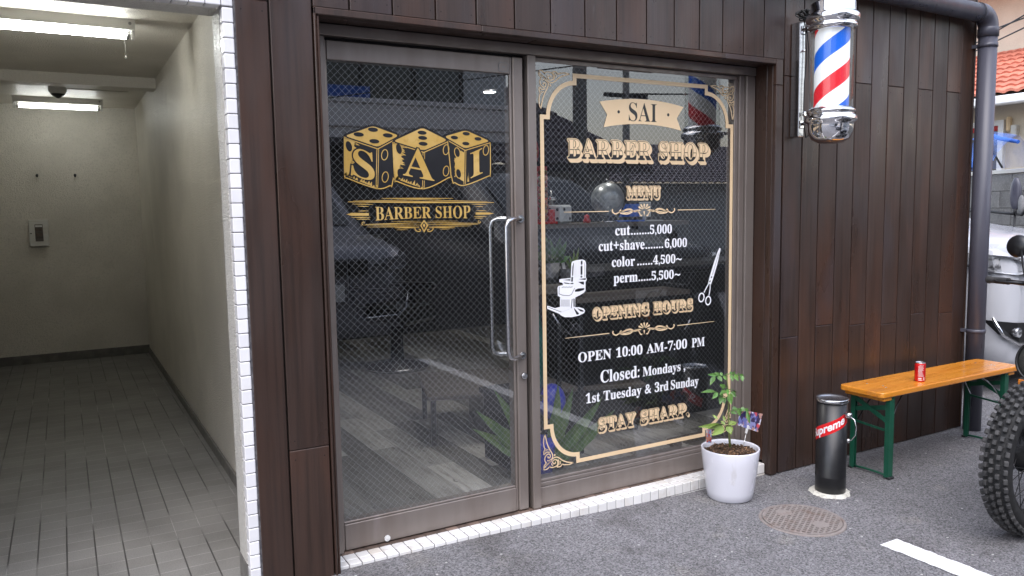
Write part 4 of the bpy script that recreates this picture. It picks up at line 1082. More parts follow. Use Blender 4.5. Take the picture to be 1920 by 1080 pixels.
for z in (0.118, 0.592):
    b.bar((0.057, 0.232, z), (0.03, 0.07, z), 0.03, 0.012); b.box(0.039, 0.075, 0.216, 0.228, z - 0.02, z + 0.02, bev=0.002)
    b.cyl((0.047, 0.216, z), (0.047, 0.203, z), 0.007, n=10); b.cyl((0.067, 0.216, z + 0.004), (0.067, 0.203, z + 0.004), 0.007, n=10)
    b.tube([(0.054, 0.213, z), (0.0, 0.16, z + 0.002), (-0.06, 0.10, z + 0.002), (-0.10, 0.04, z), (-0.106, 0.0, z)], 0.005, 8)
b.cyl((0.057, 0.225, 0.49), (0.057, 0.205, 0.488), 0.006, n=10); b.lathe([(0.012, 0), (0.016, 0.006), (0.010, 0.012)], (0.057, 0.212, 0.17), 14, Matrix.Rotation(pi / 2, 4, 'X'))
b.build('bracket_arm', M['chrome'], t)
b = MB()
rnd = random.Random(4)
for i in range(7):
    ph_ = rnd.uniform(0, 6.28); rr_ = rnd.uniform(0.032, 0.05)
    pts = [(0.045 + rr_ * cos(a + ph_) + 0.012 * sin(2 * a + i), 0.20 + 0.022 * sin(a * 1.5 + i), 0.662 + rr_ * 0.62 * sin(a + ph_)) for a in [2 * pi * k / 18 for k in range(18)]]
    b.tube(pts, 0.0035, 6, closed=True)
b.tube([(0.05, 0.215, 0.645), (0.055, 0.208, 0.58), (0.060, 0.20, 0.45), (0.044, 0.20, 0.33), (0.042, 0.20, 0.2), (0.05, 0.20, 0.1), (0.07, 0.205, 0.05), (0.09, 0.21, 0.06), (0.09, 0.16, 0.1)], 0.003, 6)
b.tube([(0.07, 0.215, 0.62), (0.082, 0.208, 0.5), (0.084, 0.20, 0.3), (0.088, 0.20, 0.14), (0.08, 0.17, 0.1)], 0.003, 6)
b.build('cable', M['cable'], t)

# ------------------------------------------------------------------ gutter and downpipe
t = thing('downpipe', 'slate grey downpipe with elbow joining the gutter at the wall end', 'drainpipe', (3.970, -0.215, 0))
RP = 0.051
b = MB(); b.cyl((0, 0, -0.02), (0, 0, 2.415), RP, n=32); b.build('pipe', M['pvc'], t)
b = MB(); b.lathe([(RP + .0005, 2.375), (RP + .006, 2.375), (RP + .0065, 2.42), (RP + .004, 2.427)], n=32, cap=False)
el = [(0, 0, 2.415)] + [(-0.085 + 0.085 * cos(a), 0, 2.42 + 0.085 * sin(a)) for a in [pi / 2 * k / 8 for k in range(0, 9)]] + [(-0.12, 0, 2.505)]
b.tube(el, RP + 0.003, 28)
b.build('elbow', M['pvc'], t)
b = MB(); b.cyl((-0.115, 0, 2.505), (-3.2, 0, 2.545), RP, n=32); b.build('gutter_pipe', M['pvc'], t)
b = MB(); b.tube([(-0.115 + 0.002 * cos(a), (RP + .003) * cos(a), 2.505 + (RP + .003) * sin(a)) for a in [2 * pi * k / 24 for k in range(24)]], 0.0025, 6, closed=True); b.build('gutter_clip', M['cable'], t)
for z in (2.325, 0.62):
    b = MB(); b.lathe([(RP + .0005, -0.012), (RP + .0035, -0.012), (RP + .0035, 0.012), (RP + .0005, 0.012)], (0, 0, z), 32, cap=False)
    b.box(RP - .004, RP + .014, -0.02, 0.0, z - 0.012, z + 0.012, bev=0.003); b.cyl((RP + .005, -0.03, z), (RP + .005, 0.01, z), 0.005, n=8)
    b.bar((-0.03, 0.04, z), (-0.035, 0.07, z), 0.02, 0.02)
    b.build('pipe_clamp', M['pvc'], t)

# ------------------------------------------------------------------ potted plant
PX, PY = 1.875, -0.258
t = thing('flower_pot', 'tall white glazed flower pot filled with bark soil by the window', 'flower pot', (PX, PY, 0.004))
b = MB(); b.lathe([(0.06, 0.0), (0.100, 0.0), (0.107, 0.006), (0.113, 0.04), (0.130, 0.17), (0.1375, 0.24), (0.1365, 0.2455), (0.131, 0.2455), (0.129, 0.238), (0.126, 0.20)], n=64, cap=False); b.build('pot', M['pot'], t)
b = MB(); rnd = random.Random(3)
RR = [[b.bm.verts.new((r * cos(a) , r * sin(a), 0.218 + rnd.uniform(-.004, .006) - 0.0 * r)) for a in [2 * pi * i / 30 for i in range(30)]] for r in (0.127, 0.11, 0.09, 0.07, 0.05, 0.03, 0.012)]
for A_, B_ in zip(RR, RR[1:]):
    for i in range(30): b.face([A_[i], A_[(i + 1) % 30], B_[(i + 1) % 30], B_[i]])
b.face(RR[-1])
for i in range(330):
    r = 0.122 * sqrt(rnd.random()); a = rnd.uniform(0, 6.28); s_ = rnd.uniform(.002, .007)
    Mx = Euler((rnd.uniform(0, 3), rnd.uniform(0, 3), rnd.uniform(0, 3))).to_matrix()
    b.r = rnd.random(); b.obox(Vector((r * cos(a), r * sin(a), 0.222 + rnd.uniform(-.002, .004))), (s_ * 1.5, s_, s_ * .35), Mx)
b.build('soil', M['soil'], t)

t = thing('young_plant', 'leafy young plant with a thin upright stem growing in the white pot', 'plant', (PX, PY, 0.218))
o0 = Vector((PX, PY, 0.218))
def pl(px, py, dy=0.0): return spot(px, py, PY + dy) - o0
b = MB()
stem = [pl(1369, 838), pl(1367, 815), pl(1366, 790), pl(1366, 765), pl(1366, 745), pl(1364, 720), pl(1363, 700)]
b.tube(stem, [.006, .0052, .0045, .0038, .0032, .0025, .0018], 8)
b.build('stem', M['stem'], t)
rnd = random.Random(9)
def leaflet(b, base, tip, w, up, cup=0.25):
    base, tip = Vector(base), Vector(tip); d_ = tip - base; L_ = d_.length; d_.normalize()
    s_ = d_.cross(Vector(up)).normalized(); n_ = s_.cross(d_)
    prof = [(0, .06), (.12, .42), (.24, .82), (.3, .74), (.42, 1), (.48, .86), (.6, .85), (.66, .66), (.78, .5), (.88, .28), (1, .02)]
    mid, le, ri = [], [], []
    for k, ww in prof:
        sag = -0.22 * L_ * k * k
        c = base + d_ * L_ * k + n_ * sag
        mid.append(b.bm.verts.new(c)); e = w * ww * .5
        le.append(b.bm.verts.new(c + s_ * e + n_ * e * cup)); ri.append(b.bm.verts.new(c - s_ * e + n_ * e * cup))
    b.r = rnd.uniform(-1, 1)
    for i in range(len(prof) - 1):
        b.face([mid[i], mid[i + 1], le[i + 1], le[i]]); b.face([ri[i], ri[i + 1], mid[i + 1], mid[i]])
TOC = Vector((-0.7, -0.6, 0.55))
def frond(b, rachis, leaves):
    """rachis: list of points; leaves: (base, tip, width)"""
    b.tube(rachis, [.0018] * (len(rachis) - 1) + [.001], 6)
    for p, q, w in leaves: leaflet(b, p, q, w, TOC + Vector((rnd.uniform(-.5, .5), rnd.uniform(-.5, .5), rnd.uniform(-.3, .3))))
def F_(name, m, rach, lv):
    b = MB(); frond(b, [pl(*p) for p in rach], [(pl(*p), pl(*q), w) for p, q, w in lv]); b.build(name, m, t)
F_('frond', M['leaf'], [(1363, 702), (1355, 705, -.01), (1345, 704, -.02), (1338, 707, -.03)], [((1345, 704, -.02), (1331, 702, -.03), .020), ((1350, 705, -.02), (1341, 698, -.01), .018), ((1340, 706, -.03), (1332, 719, -.05), .024), ((1346, 705, -.02), (1354, 714, -.05), .022), ((1355, 704, -.01), (1350, 698, .0), .014), ((1357, 705, -.01), (1361, 711, -.04), .016)])
F_('frond', M['leaf'], [(1363, 701), (1374, 702, .01), (1384, 703, .02), (1391, 706, .02)], [((1368, 701, .01), (1378, 697, .02), .022), ((1374, 700, .01), (1384, 698, .04), .02), ((1378, 702, .01), (1383, 713, -.02), .026), ((1386, 703, .02), (1397, 709, .01), .026), ((1384, 702, .02), (1392, 699, .04), .022), ((1390, 704, .02), (1393, 714, .0), .022), ((1370, 702, .0), (1374, 713, -.03), .02)])
F_('frond', M['leaf'], [(1365, 727), (1358, 727, -.02), (1350, 724, -.02)], [((1360, 727, -.01), (1351, 721, -.01), .024), ((1362, 732, -.01), (1352, 735, -.05), .024), ((1364, 730, -.01), (1365, 737, -.05), .02)])
F_('frond', M['leaf'], [(1366, 730), (1374, 731, .01), (1380, 735, .01)], [((1370, 731, .0), (1383, 731, .03), .024), ((1374, 733, .0), (1384, 741, .0), .026), ((1370, 734, .0), (1379, 744, -.03), .024)])
F_('frond', M['leaf'], [(1366, 748), (1356, 742, -.02), (1343, 735, -.04), (1334, 733, -.05)], [((1341, 734, -.04), (1321, 731, -.07), .020), ((1345, 736, -.04), (1338, 746, -.06), .024), ((1349, 738, -.03), (1356, 742, -.04), .016), ((1353, 742, -.02), (1351, 755, -.05), .028), ((1357, 745, -.02), (1358, 756, -.04), .024)])
F_('frond', M['leaf'], [(1366, 740), (1369, 742, -.01), (1371, 746, -.02)], [((1369, 738, -.01), (1369, 755, -.05), .036)])
F_('frond', M['leaf'], [(1367, 772), (1375, 767, .0), (1385, 766, .0), (1396, 767, -.02), (1404, 771, -.03)], [((1373, 768, .0), (1383, 765, -.01), .032), ((1370, 772, -.01), (1381, 775, -.04), .020), ((1386, 766, -.02), (1386, 777, -.05), .030), ((1388, 766, -.01), (1397, 769, -.03), .028), ((1396, 767, -.02), (1405, 771, -.03), .020), ((1401, 770, -.03), (1404, 794, -.06), .022), ((1396, 766, -.01), (1399, 764, .02), .012)])
F_('lower_leaf', M['leaf_pale'], [(1367, 803), (1360, 797, -.02), (1352, 795, -.04)], [((1356, 797, -.03), (1326, 790, -.08), .034), ((1353, 798, -.04), (1322, 800, -.09), .030), ((1356, 799, -.04), (1342, 812, -.09), .046), ((1359, 797, -.03), (1352, 788, -.01), .018)])
F_('lower_leaf', M['leaf_pale'], [(1367, 800), (1372, 795, -.01), (1375, 793, -.02)], [((1367, 797, -.01), (1381, 789, -.02), .036), ((1368, 799, -.01), (1370, 810, -.06), .030), ((1362, 800, -.02), (1372, 812, -.06), .030), ((1360, 790, -.01), (1355, 778, .01), .014), ((1346, 786, -.02), (1336, 777, .0), .012)])

t = thing('photo_card', 'small printed photo of people in blue clipped on a white stick in the pot', 'photo card', tuple(spot(1394, 833, PY + 0.0)))
o1 = Vector(t.location)
b = MB(); b.cyl((0, 0, -0.01), tuple(spot(1399, 812, PY - .002) - o1), 0.0016, n=8); b.bar(tuple(spot(1398.5, 813, PY - .003) - o1), tuple(spot(1402, 797, PY - .004) - o1), 0.012, 0.009, bev=.002); b.build('holder_stick', M['white_plastic'], t)
b = MB(); q = [spot(1382, 797, PY - .012) - o1, spot(1421, 810, PY + .004) - o1, spot(1430, 776, PY + .004) - o1, spot(1388, 768, PY - .012) - o1]
b.prism(q, (0.0006, -0.0008, 0)); b.build('print', M['photo'], t)
b = MB(); q = [spot(1323.5, 829, PY - .0) , spot(1333.5, 831, PY + .01), spot(1334, 805, PY + .01), spot(1324, 804.5, PY - .0)]
o1 = (q[0] + q[1]) / 2; b.prism([p - o1 for p in q], (0.0008, -0.0008, 0))
tag(b.build('plant_tag', M['label'], loc=o1), 'red and blue printed plant tag stuck inside the pot rim', 'plant tag')

# ------------------------------------------------------------------ ash can
t = thing('ash_can', 'slim black metal ash can with silver lid and red band sticker', 'ash can', (2.335, -0.470, 0.008))
b = MB(); b.lathe([(0.068, 0.0), (0.071, 0.004), (0.071, 0.078), (0.0718, 0.080), (0.0718, 0.083), (0.071, 0.085), (0.071, 0.448)], n=48, cap=True); b.build('can_body', M['black_paint'], t)
b = MB(); b.lathe([(0.0712, 0.448), (0.0745, 0.448), (0.077, 0.455), (0.0765, 0.464), (0.072, 0.467), (0.067, 0.461), (0.05, 0.455), (0.02, 0.454), (0.001, 0.454)], n=48, cap=False); b.build('lid', M['steel'], t)
b = MB(); b.obox(Vector((-0.004, -0.006, 0.4552)), (0.020, 0.007, 0.0006), Matrix.Rotation(-0.6, 3, 'Z')); b.build('ash_slot', M['flat_black'], t)
# the camera side of the can looks towards (-0.79,-0.61); sticker band wraps it
def on_can(u, z, r=0.0722):
    a0 = atan2(-0.61, -0.79); a = a0 + u / 0.071
    return (r * cos(a), r * sin(a), z)
def band(b, u0, u1, zc, w, rise, mi, r):
    b.mi = mi; n = 24; lo, hi = [], []
    for i in range(n + 1):
        k = i / n; u = u0 + (u1 - u0) * k; z = zc + rise * (k - .5)
        lo.append(b.bm.verts.new(on_can(u + 0.006 * (1), z - w / 2, r))); hi.append(b.bm.verts.new(on_can(u - 0.006, z + w / 2, r)))
    for i in range(n): b.face([lo[i], lo[i + 1], hi[i + 1], hi[i]])
b = MB(); b.sm = True; band(b, -0.150, 0.086, 0.318, 0.054, 0.128, 0, 0.0717)
V_, F2 = text_mesh('Supreme', offset=0.030, shear=0.22)
a0, a1 = min(v[0] for v in V_), max(v[0] for v in V_)
b.mi = 1; b.sm = False
sub = bmesh.new(); tv = [sub.verts.new((v[0], v[1], 0)) for v in V_]
for f_ in F2:
    try: sub.faces.new([tv[i] for i in f_])
    except ValueError: pass
for i in range(44):
    xx = a0 + (a1 - a0) * (i + .5) / 44
    bmesh.ops.bisect_plane(sub, geom=sub.verts[:] + sub.edges[:] + sub.faces[:], plane_co=(xx, 0, 0), plane_no=(1, 0, 0))
sub.verts.index_update()
mp2 = []
for v in sub.verts:
    k = (v.co.x - a0) / (a1 - a0); u = -0.109 + 0.173 * k
    z = 0.318 + 0.128 * ((u + 0.150) / 0.236 - .5) + (v.co.y - 0.24) * 0.052
    u2 = u - (v.co.y - .24) * 0.010
    mp2.append(b.bm.verts.new(on_can(u2, z, 0.0722)))
for f_ in sub.faces: b.face([mp2[v.index] for v in f_.verts])
sub.free()
b.build('sticker', [M['red_vinyl'], M['white_vinyl']], t)
aR = atan2(-0.61, -0.79) + 1.02
hx, hy = cos(aR), sin(aR)
b = MB(); b.cyl((hx * .070, hy * .070, 0.392), (hx * .086, hy * .086, 0.392), 0.013, 0.010, n=16); b.lathe([(0.013, -0.012), (0.016, 0), (0.013, 0.012)], (hx * .088, hy * .088, 0.395), 16)
b.build('handle_boss', M['steel'], t)
b = MB(); cr = [(hx * .09, hy * .09, .392), (hx * .118, hy * .118, .378), (hx * .128, hy * .128, .345), (hx * .124, hy * .124, .305), (hx * .105, hy * .105, .278), (hx * .088, hy * .088, .270)]
b.tube([Vector(p) for p in cr], 0.0028, 8); b.lathe([(0.006, -0.01), (0.008, 0), (0.006, 0.01)], cr[-1], 10); b.build('wire_handle', M['steel'], t)
b = MB(); b.cyl((-hx * .070, -hy * .070, 0.392), (-hx * .08, -hy * .08, 0.392), 0.009, n=12); b.build('handle_boss', M['steel'], t)
b = MB(); rnd = random.Random(2); n = 60; inn, out, top = [], [], []
for i in range(n):
    a = 2 * pi * i / n; ro = 0.096 + rnd.uniform(-.007, .007)
    inn.append(b.bm.verts.new((0.070 * cos(a), 0.070 * sin(a), 0.012))); top.append(b.bm.verts.new((0.086 * cos(a), 0.086 * sin(a), 0.011 + rnd.uniform(-.001, .002)))); out.append(b.bm.verts.new((ro * cos(a), ro * sin(a), 0.0005)))
for i in range(n):
    j = (i + 1) % n; b.face([inn[i], inn[j], top[j], top[i]]); b.face([top[i], top[j], out[j], out[i]])
b.face(inn[::-1])
tag(b.build('cement_ring', M['cement'], loc=(2.335, -0.470, 0.0)), 'ragged pale cement ring under the black ash can', 'cement ring')

# ------------------------------------------------------------------ bench and drink can
t = thing('bench', 'orange varnished wooden bench with dark green folding steel legs', 'bench', (3.28, -0.395, 0))
b = MB()
def rbox(x0, x1, y0, y1, z0, z1, r):
    pts = rounded([(x0, y0), (x1, y0), (x1, y1), (x0, y1)], r, 5)
    rings = []
    for z, k in ((z0, .003), (z0 + .004, 0), (z1 - .005, 0), (z1 - .0015, .0015), (z1, .006)):
        c = Vector(((x0 + x1) / 2, (y0 + y1) / 2))
        rings.append([(p[0] + (k if p[0] < c.x else -k), p[1] + (k if p[1] < c.y else -k), z) for p in pts])
    b.loft(rings, smooth=False)
rbox(-0.635, 0.625, -0.130, 0.130, 0.434, 0.462, 0.03)
b.build('seat', M['bench_wood'], t)
b = MB()
for x in (-0.575, 0.545): b.box(x - 0.03, x + 0.03, -0.118, 0.115, 0.412, 0.4335, bev=0.004)
b.build('batten', M['bench_wood'], t)
b = MB()
for x in (-0.50, 0.49):
    for y, dx in ((-0.05, 0), (-0.02, .02), (0.06, 0)): b.cyl((x + dx, y, 0.4615), (x + dx, y, 0.4627), 0.0055, n=10)
b.build('seat_screw', M['steel'], t)
for sx in (-1, 1):
    xc = -0.535 if sx < 0 else 0.505
    for y in (-0.112, 0.112):
        b = MB(); yo = 0.012 if y < 0 else -0.012
        b.box(xc - 0.019, xc + 0.019, y - 0.002, y + 0.002, 0.006, 0.430, bev=0.0008)
        b.box(xc - 0.019, xc - 0.0155, min(y, y + yo * 2), max(y, y + yo * 2), 0.006, 0.430, bev=0.0008)
        b.box(xc + 0.0155, xc + 0.019, min(y, y + yo), max(y, y + yo), 0.006, 0.430, bev=0.0008)
        b.cyl((xc, y - 0.0025, 0.412), (xc, y - 0.006, 0.412) if y < 0 else (xc, y + 0.006, 0.412), 0.007, n=10)
        b.build('leg', M['bench_green'], t)
        b = MB(); b.box(xc - 0.021, xc + 0.021, y - 0.012, y + 0.012, 0.0, 0.012, bev=0.003); b.build('foot_cap', M['black_plastic'], t)
    b = MB()
    b.bar((xc - 0.010, -0.11, 0.375), (xc - 0.010, 0.11, 0.325), 0.004, 0.024); b.build('cross_brace', M['bench_green'], t)
    b = MB(); b.bar((xc - 0.016, -0.11, 0.295), (xc - 0.016, 0.11, 0.400), 0.004, 0.024); b.build('cross_brace', M['bench_green'], t)
    b = MB(); b.bar((xc, -0.11, 0.245), (xc, 0.11, 0.262), 0.010, 0.010); b.build('tie_bar', M['bench_green'], t)
    b = MB(); b.tube([(xc, -0.11, 0.012), (xc, -0.04, 0.016), (xc, 0.04, 0.016), (xc, 0.11, 0.012)], 0.006, 8)
    b.build('floor_bar', M['bench_green'], t)
    b = MB(); d_ = 0.17 if sx < 0 else -0.17
    b.tube([(xc + d_, 0.06, 0.425), (xc + d_ * .5, 0.08, 0.36), (xc + 0.01, 0.095, 0.26), (xc + 0.008, 0.0, 0.25), (xc + 0.01, -0.095, 0.255), (xc + d_ * .5, -0.08, 0.36), (xc + d_, -0.06, 0.425)], 0.004, 8)
    b.build('folding_stay', M['dark_metal'] if sx < 0 else M['steel'], t)
cpt = spot(1728.5, 714.5, -0.44)
t = thing('drink_can', 'small red drink can with white print standing on the bench', 'drink can', (3.055, -0.452, 0.462))
b = MB(); b.lathe([(0.020, 0.001), (0.024, 0.0), (0.0265, 0.006), (0.0265, 0.092), (0.0245, 0.098)], n=32); b.build('can_body', M['can_red'], t)
b = MB(); b.lathe([(0.0246, 0.098), (0.0255, 0.0995), (0.0250, 0.1025), (0.0235, 0.1025), (0.0228, 0.099), (0.001, 0.099)], n=32, cap=False); b.obox(Vector((0.004, 0.003, 0.1005)), (0.008, 0.005, 0.0006), Matrix.Rotation(.5, 3, 'Z')); b.build('can_lid', M['steel'], t)
b = MB()
def canrect(a, da, z0_, z1_):
    aa = atan2(-.61, -.79) + a
    n = max(1, int(da / .12)); 
    for i in range(n):
        p, q = aa + da * i / n, aa + da * (i + 1) / n; r = 0.02665
        b.poly([(r * cos(p), r * sin(p), z0_), (r * cos(q), r * sin(q), z0_), (r * cos(q), r * sin(q), z1_), (r * cos(p), r * sin(p), z1_)])
rnd = random.Random(6)
for i in range(9):
    canrect(-0.45, rnd.uniform(.75, 1.15), 0.030 + .0062 * i, 0.0325 + .0062 * i)
for i in range(9): canrect(0.55 + i * .032, 0.016 if i % 3 else 0.024, 0.008, 0.026)
canrect(-0.42, 0.8, 0.008, 0.012); canrect(-0.4, 0.6, 0.016, 0.022); canrect(-0.2, .8, 0.086, 0.0885)
b.build('print', M['print_white'], t)

# ------------------------------------------------------------------ manhole cover
t = thing('manhole_cover', 'rusty round cast iron manhole cover with a square grid', 'manhole cover', (1.932, -0.640, 0.0052))
b = MB(); Rm = 0.174
b.mi = 1; b.lathe([(Rm - .0136, 0.0015), (0.0, 0.0016)], n=48, cap=False)
b.mi = 0
b.lathe([(Rm + 0.012, -0.004), (Rm + 0.010, 0.001), (Rm - 0.001, 0.0025), (Rm - 0.003, -0.002), (Rm - 0.005, -0.002), (Rm - 0.006, 0.0055), (Rm - 0.013, 0.0055), (Rm - 0.0135, 0.001)], n=64, cap=False, smooth=False)
pg_ = 0.0222
for k in range(-7, 8):
    w = k * pg_
    hh = sqrt(max(0, (Rm - 0.0125) ** 2 - w * w))
    if hh < .02: continue
    b.box(w - 0.0038, w + 0.0038, -hh, hh, 0.001, 0.0062, bev=0.0012); b.box(-hh, hh, w - 0.0038, w + 0.0038, 0.0012, 0.0060, bev=0.0012)
for q in ((-0.03, -0.085), (0.035, 0.085)):
    b.lathe([(0.036, 0.0065), (0.032, 0.0075), (0.014, 0.0072), (0.0, 0.0072)], (q[0], q[1], 0), 20, cap=False)
o = b.build('cover', [M['manhole'], M['manhole_dark']], t); o.rotation_euler = (0, 0, 0.52)
t = bpy.data.objects.get('manhole_cover')
b = MB(); b.lathe([(0.014, 0.0), (0.013, 0.004), (0.0, 0.006)], n=14, cap=False)
tag(b.build('tar_spot', M['black_plastic'], loc=(2.095, -0.62, 0.0)), 'small dark tar spot on the asphalt beside the manhole cover', 'tar spot')

# ------------------------------------------------------------------ inside the shop
t = thing('wall_shelf', 'upper grey brown shelf board behind the window carrying the globe', 'shelf', (1.76, 0.56, 1.305), 0, 'shelf boards behind the window')
b = MB(); b.box(-0.56, 0.50, -0.10, 0.14, 0.0, 0.024, bev=0.002); b.build('shelf_board', M['shelf'], t)
b = MB(); b.box(-0.555, 0.495, 0.10, 0.12, -0.05, -0.0005); b.build('shelf_rail', M['int_wall'], t)
t = thing('wall_shelf', 'lower grey brown shelf board behind the window above the opening hours', 'shelf', (1.90, 0.56, 0.905), 0, 'shelf boards behind the window')
b = MB(); b.box(-0.42, 0.37, -0.10, 0.14, 0.0, 0.026, bev=0.002); b.build('shelf_board', M['shelf'], t)
b = MB(); b.box(-0.415, 0.365, 0.10, 0.12, -0.05, -0.0005); b.build('shelf_rail', M['int_wall'], t)
t = thing('low_board', 'pale wooden board lying low behind the window by the flower pot', 'board', (2.18, 0.16, 0.058))
b = MB(); b.box(-0.32, 0.07, -0.03, 0.03, 0.09, 0.125, bev=0.003); b.box(-0.30, -0.26, -0.02, 0.02, 0.0, 0.0895); b.box(0.0, 0.04, -0.02, 0.02, 0.0, 0.0895); b.build('board', M['shelf'], t)

t = thing('display_die', 'pale grey cube die with black pips on the upper shelf', 'die', (1.425, 0.535, 1.329), 0.35)
b = MB(); b.box(-0.05, 0.05, -0.05, 0.05, 0.0, 0.098, bev=0.012); b.build('die_body', M['dice_white'], t)
b = MB()
for x, z in ((-0.026, 0.074), (0.024, 0.026)): b.cyl((x, -0.0495, z), (x, -0.0508, z), 0.009, n=16)
for y, z in ((-0.024, 0.074), (0.024, 0.074), (-0.024, 0.026), (0.024, 0.026)): b.cyl((-0.0495, y, z), (-0.0508, y, z), 0.009, n=16)
b.build('pips', M['flat_black'], t)
t = thing('clippers_charger', 'small chrome tool standing behind the pale cube die', 'tool', (1.43, 0.62, 1.329))
b = MB(); b.lathe([(0.03, 0), (0.03, 0.02), (0.012, 0.03), (0.012, 0.12), (0.03, 0.125), (0.03, 0.14), (0.004, 0.15), (0.004, 0.175)], n=20); b.build('chrome_stem', M['steel'], t)
t = thing('globe', 'silvery grey desk globe on a wire stand on the upper shelf', 'globe', (1.735, 0.53, 1.329))
b = MB(); b.sphere((0, 0, 0.125), 0.091, 18); b.build('ball', M['grey_stone'], t)
b = MB(); b.tube([(0.098 * cos(a), -0.098 * sin(a) * .12, 0.125 + 0.098 * sin(a)) for a in [radians(-112) + radians(205) * k / 26 for k in range(27)]], 0.0035, 8); b.cyl((0, 0, 0.215), (0, 0, 0.232), 0.005, n=10); b.build('meridian_arm', M['steel'], t)
b = MB(); b.lathe([(0.055, 0.0), (0.055, 0.006), (0.012, 0.016), (0.010, 0.032)], n=28); b.build('foot', M['steel'], t)
t = thing('blue_display', 'bright blue folder stand beside the globe on the upper shelf', 'stand', (1.915, 0.55, 1.329))
b = MB(); b.prism([(-0.10, -0.02, 0.028), (0.055, -0.02, 0.028), (0.055, 0.0, 0.098), (-0.035, 0.0, 0.098)], (0, 0.006, 0)); b.box(-0.13, 0.055, -0.05, 0.03, 0.0, 0.008, bev=.002); b.build('blue_panel', M['blue'], t)
t = thing('white_display', 'small white square card on a stem in front of the blue stand', 'card stand', (1.985, 0.52, 1.329))
b = MB(); b.box(-0.043, 0.043, -0.006, 0.0, 0.024, 0.108, bev=.004); b.cyl((0, 0.002, 0.004), (0, 0.002, 0.04), 0.010, n=14); b.box(-0.005, 0.10, -0.04, 0.035, 0.0, 0.006, bev=.002); b.build('card', M['dice_white'], t)
t = thing('trinket', 'small red trinket between the die and the globe', 'trinket', (1.59, 0.52, 1.329))
b = MB(); b.lathe([(0.018, 0), (0.022, 0.012), (0.013, 0.026), (0.016, 0.036), (0.001, 0.046)], n=18); b.build('figure', M['sign_red'], t)
# sweet strings with their sign, half hidden by the mullion
for i, x in enumerate((1.215, 1.252, 1.289, 1.324)):
    t = thing('sweet_string', ('string of coloured sweets right beside the mullion, under the lozenge sign', 'string of coloured sweets, second from the mullion', 'string of coloured sweets, third from the mullion', 'string of coloured sweets next to the pale cube die')[i], 'sweets', (x, 0.50 + 0.012 * (i % 2), 1.35), 0, 'strings of sweets behind the mullion')
    b = MB(); rnd = random.Random(30 + i)
    for k in range(9):
        b.r = rnd.uniform(-1, 1); b.sphere((rnd.uniform(-.003, .003), 0, 0.014 + 0.0285 * k), 0.0142, 7)
    b.tube([(0, 0, 0), (0, 0, 0.27)], 0.001, 4)
    b.build('sweets', M['ball'], t)
t = thing('sweet_rack', 'red metal rack behind the sweet strings', 'rack', (1.27, 0.52, 1.329))
b = MB(); b.box(-0.10, 0.115, -0.03, 0.05, 0.0, 0.014, bev=.002); b.box(0.075, 0.115, -0.01, 0.05, 0.0145, 0.075, bev=.003); b.box(-0.10, 0.10, 0.045, 0.05, 0.015, 0.30); b.build('rack_panel', M['sign_red'], t)
t = thing('lozenge_sign', 'yellow and red lozenge sign above the sweet strings', 'sign', (1.235, 0.53, 1.70))
b = MB(); b.mi = 0; b.lathe([(0.0, -0.004), (0.072, -0.004), (0.072, 0.004), (0, 0.004)], n=28, M=Matrix.Rotation(pi / 2, 4, 'X') @ Matrix.Diagonal((0.85, 1.25, 1, 1)), cap=False); b.mi = 1
b.lathe([(0.0, 0.0045), (0.060, 0.0045), (0.060, 0.0065), (0, 0.0065)], n=28, M=Matrix.Rotation(pi / 2, 4, 'X') @ Matrix.Diagonal((0.85, 1.25, 1, 1)), cap=False)
b.mi = 0
for t_, z in (('na', 0.012), ('s', -0.028)):
    V_, F2 = text_mesh(t_, offset=0.02, shear=.2)
    vv = b.vs([(0.012 + v[0] * .045 if t_ == 'na' else 0.03 + v[0] * .045, -0.0072, z + v[1] * .045) for v in V_])
    for f_ in F2: b.face([vv[i] for i in f_])
b.build('sign_board', [M['sign_red'], M['sign_yellow']], t)
t = thing('backdrop_cabinet', 'dark low cabinet added behind the window as a black backdrop', 'cabinet', (2.55, 1.1, 0.058))
b = MB(); b.box(-0.80, 1.25, -0.25, 0.25, 0.0, 0.95, bev=.005); b.build('cabinet_body', M['black_paint'], t)  # cabinet added to darken what shows behind the window
b = MB(); b.box(-0.82, 1.27, -0.27, 0.27, 0.9505, 0.975, bev=.004); b.build('cabinet_top', M['int_wall'], t)
for x in (-.79, -.10, .59):
    b = MB(); b.box(x, x + .66, -.262, -.2505, .06, .93, bev=.002); dr = b.build('cabinet_door', M['black_paint'], t)
    b = MB(); b.cyl((x + .60, -.29, .6), (x + .60, -.29, .75), .006, n=8); b.build('handle', M['dark_metal'], dr)
# plants and bags on the floor
def pot_plant(name, label, loc, r, h, pm, leaves, lm, seed, L_=0.25, w=0.03):
    t = thing(name, label, 'plant', loc)
    b = MB(); b.lathe([(r * .75, 0), (r, h), (r * .9, h), (r * .88, h * .8)], n=24); b.build('pot', pm, t)
    rnd_ = random.Random(seed); b = MB()
    for i in range(leaves):
        a = rnd_.uniform(0, 6.28); el_ = rnd_.uniform(.5, 1.3); l = L_ * rnd_.uniform(.6, 1.1); p0 = Vector((r * .35 * cos(a), r * .35 * sin(a), h * .85))
        tip = p0 + Vector((cos(a) * cos(el_), sin(a) * cos(el_), sin(el_))) * l
        leaflet(b, p0.lerp(tip, .25), tip, w, (0.2, -0.8, 0.6)); b.tube([p0, p0.lerp(tip, .3)], .0025, 5)
    b.build('foliage', lm, t); return t
pot_plant('potted_herb', 'small green potted plant on the low stand behind the window', (1.42, 0.62, 1.03), 0.05, 0.09, M['grey_pot'], 26, M['leaf'], 1, .16, .04)
t = thing('plant_stand', 'dark wooden plant stand behind the window', 'stand', (1.44, 0.66, 0.058))
b = MB()
b.box(-0.16, 0.14, -0.13, 0.13, 0.90, 0.925, bev=.003)
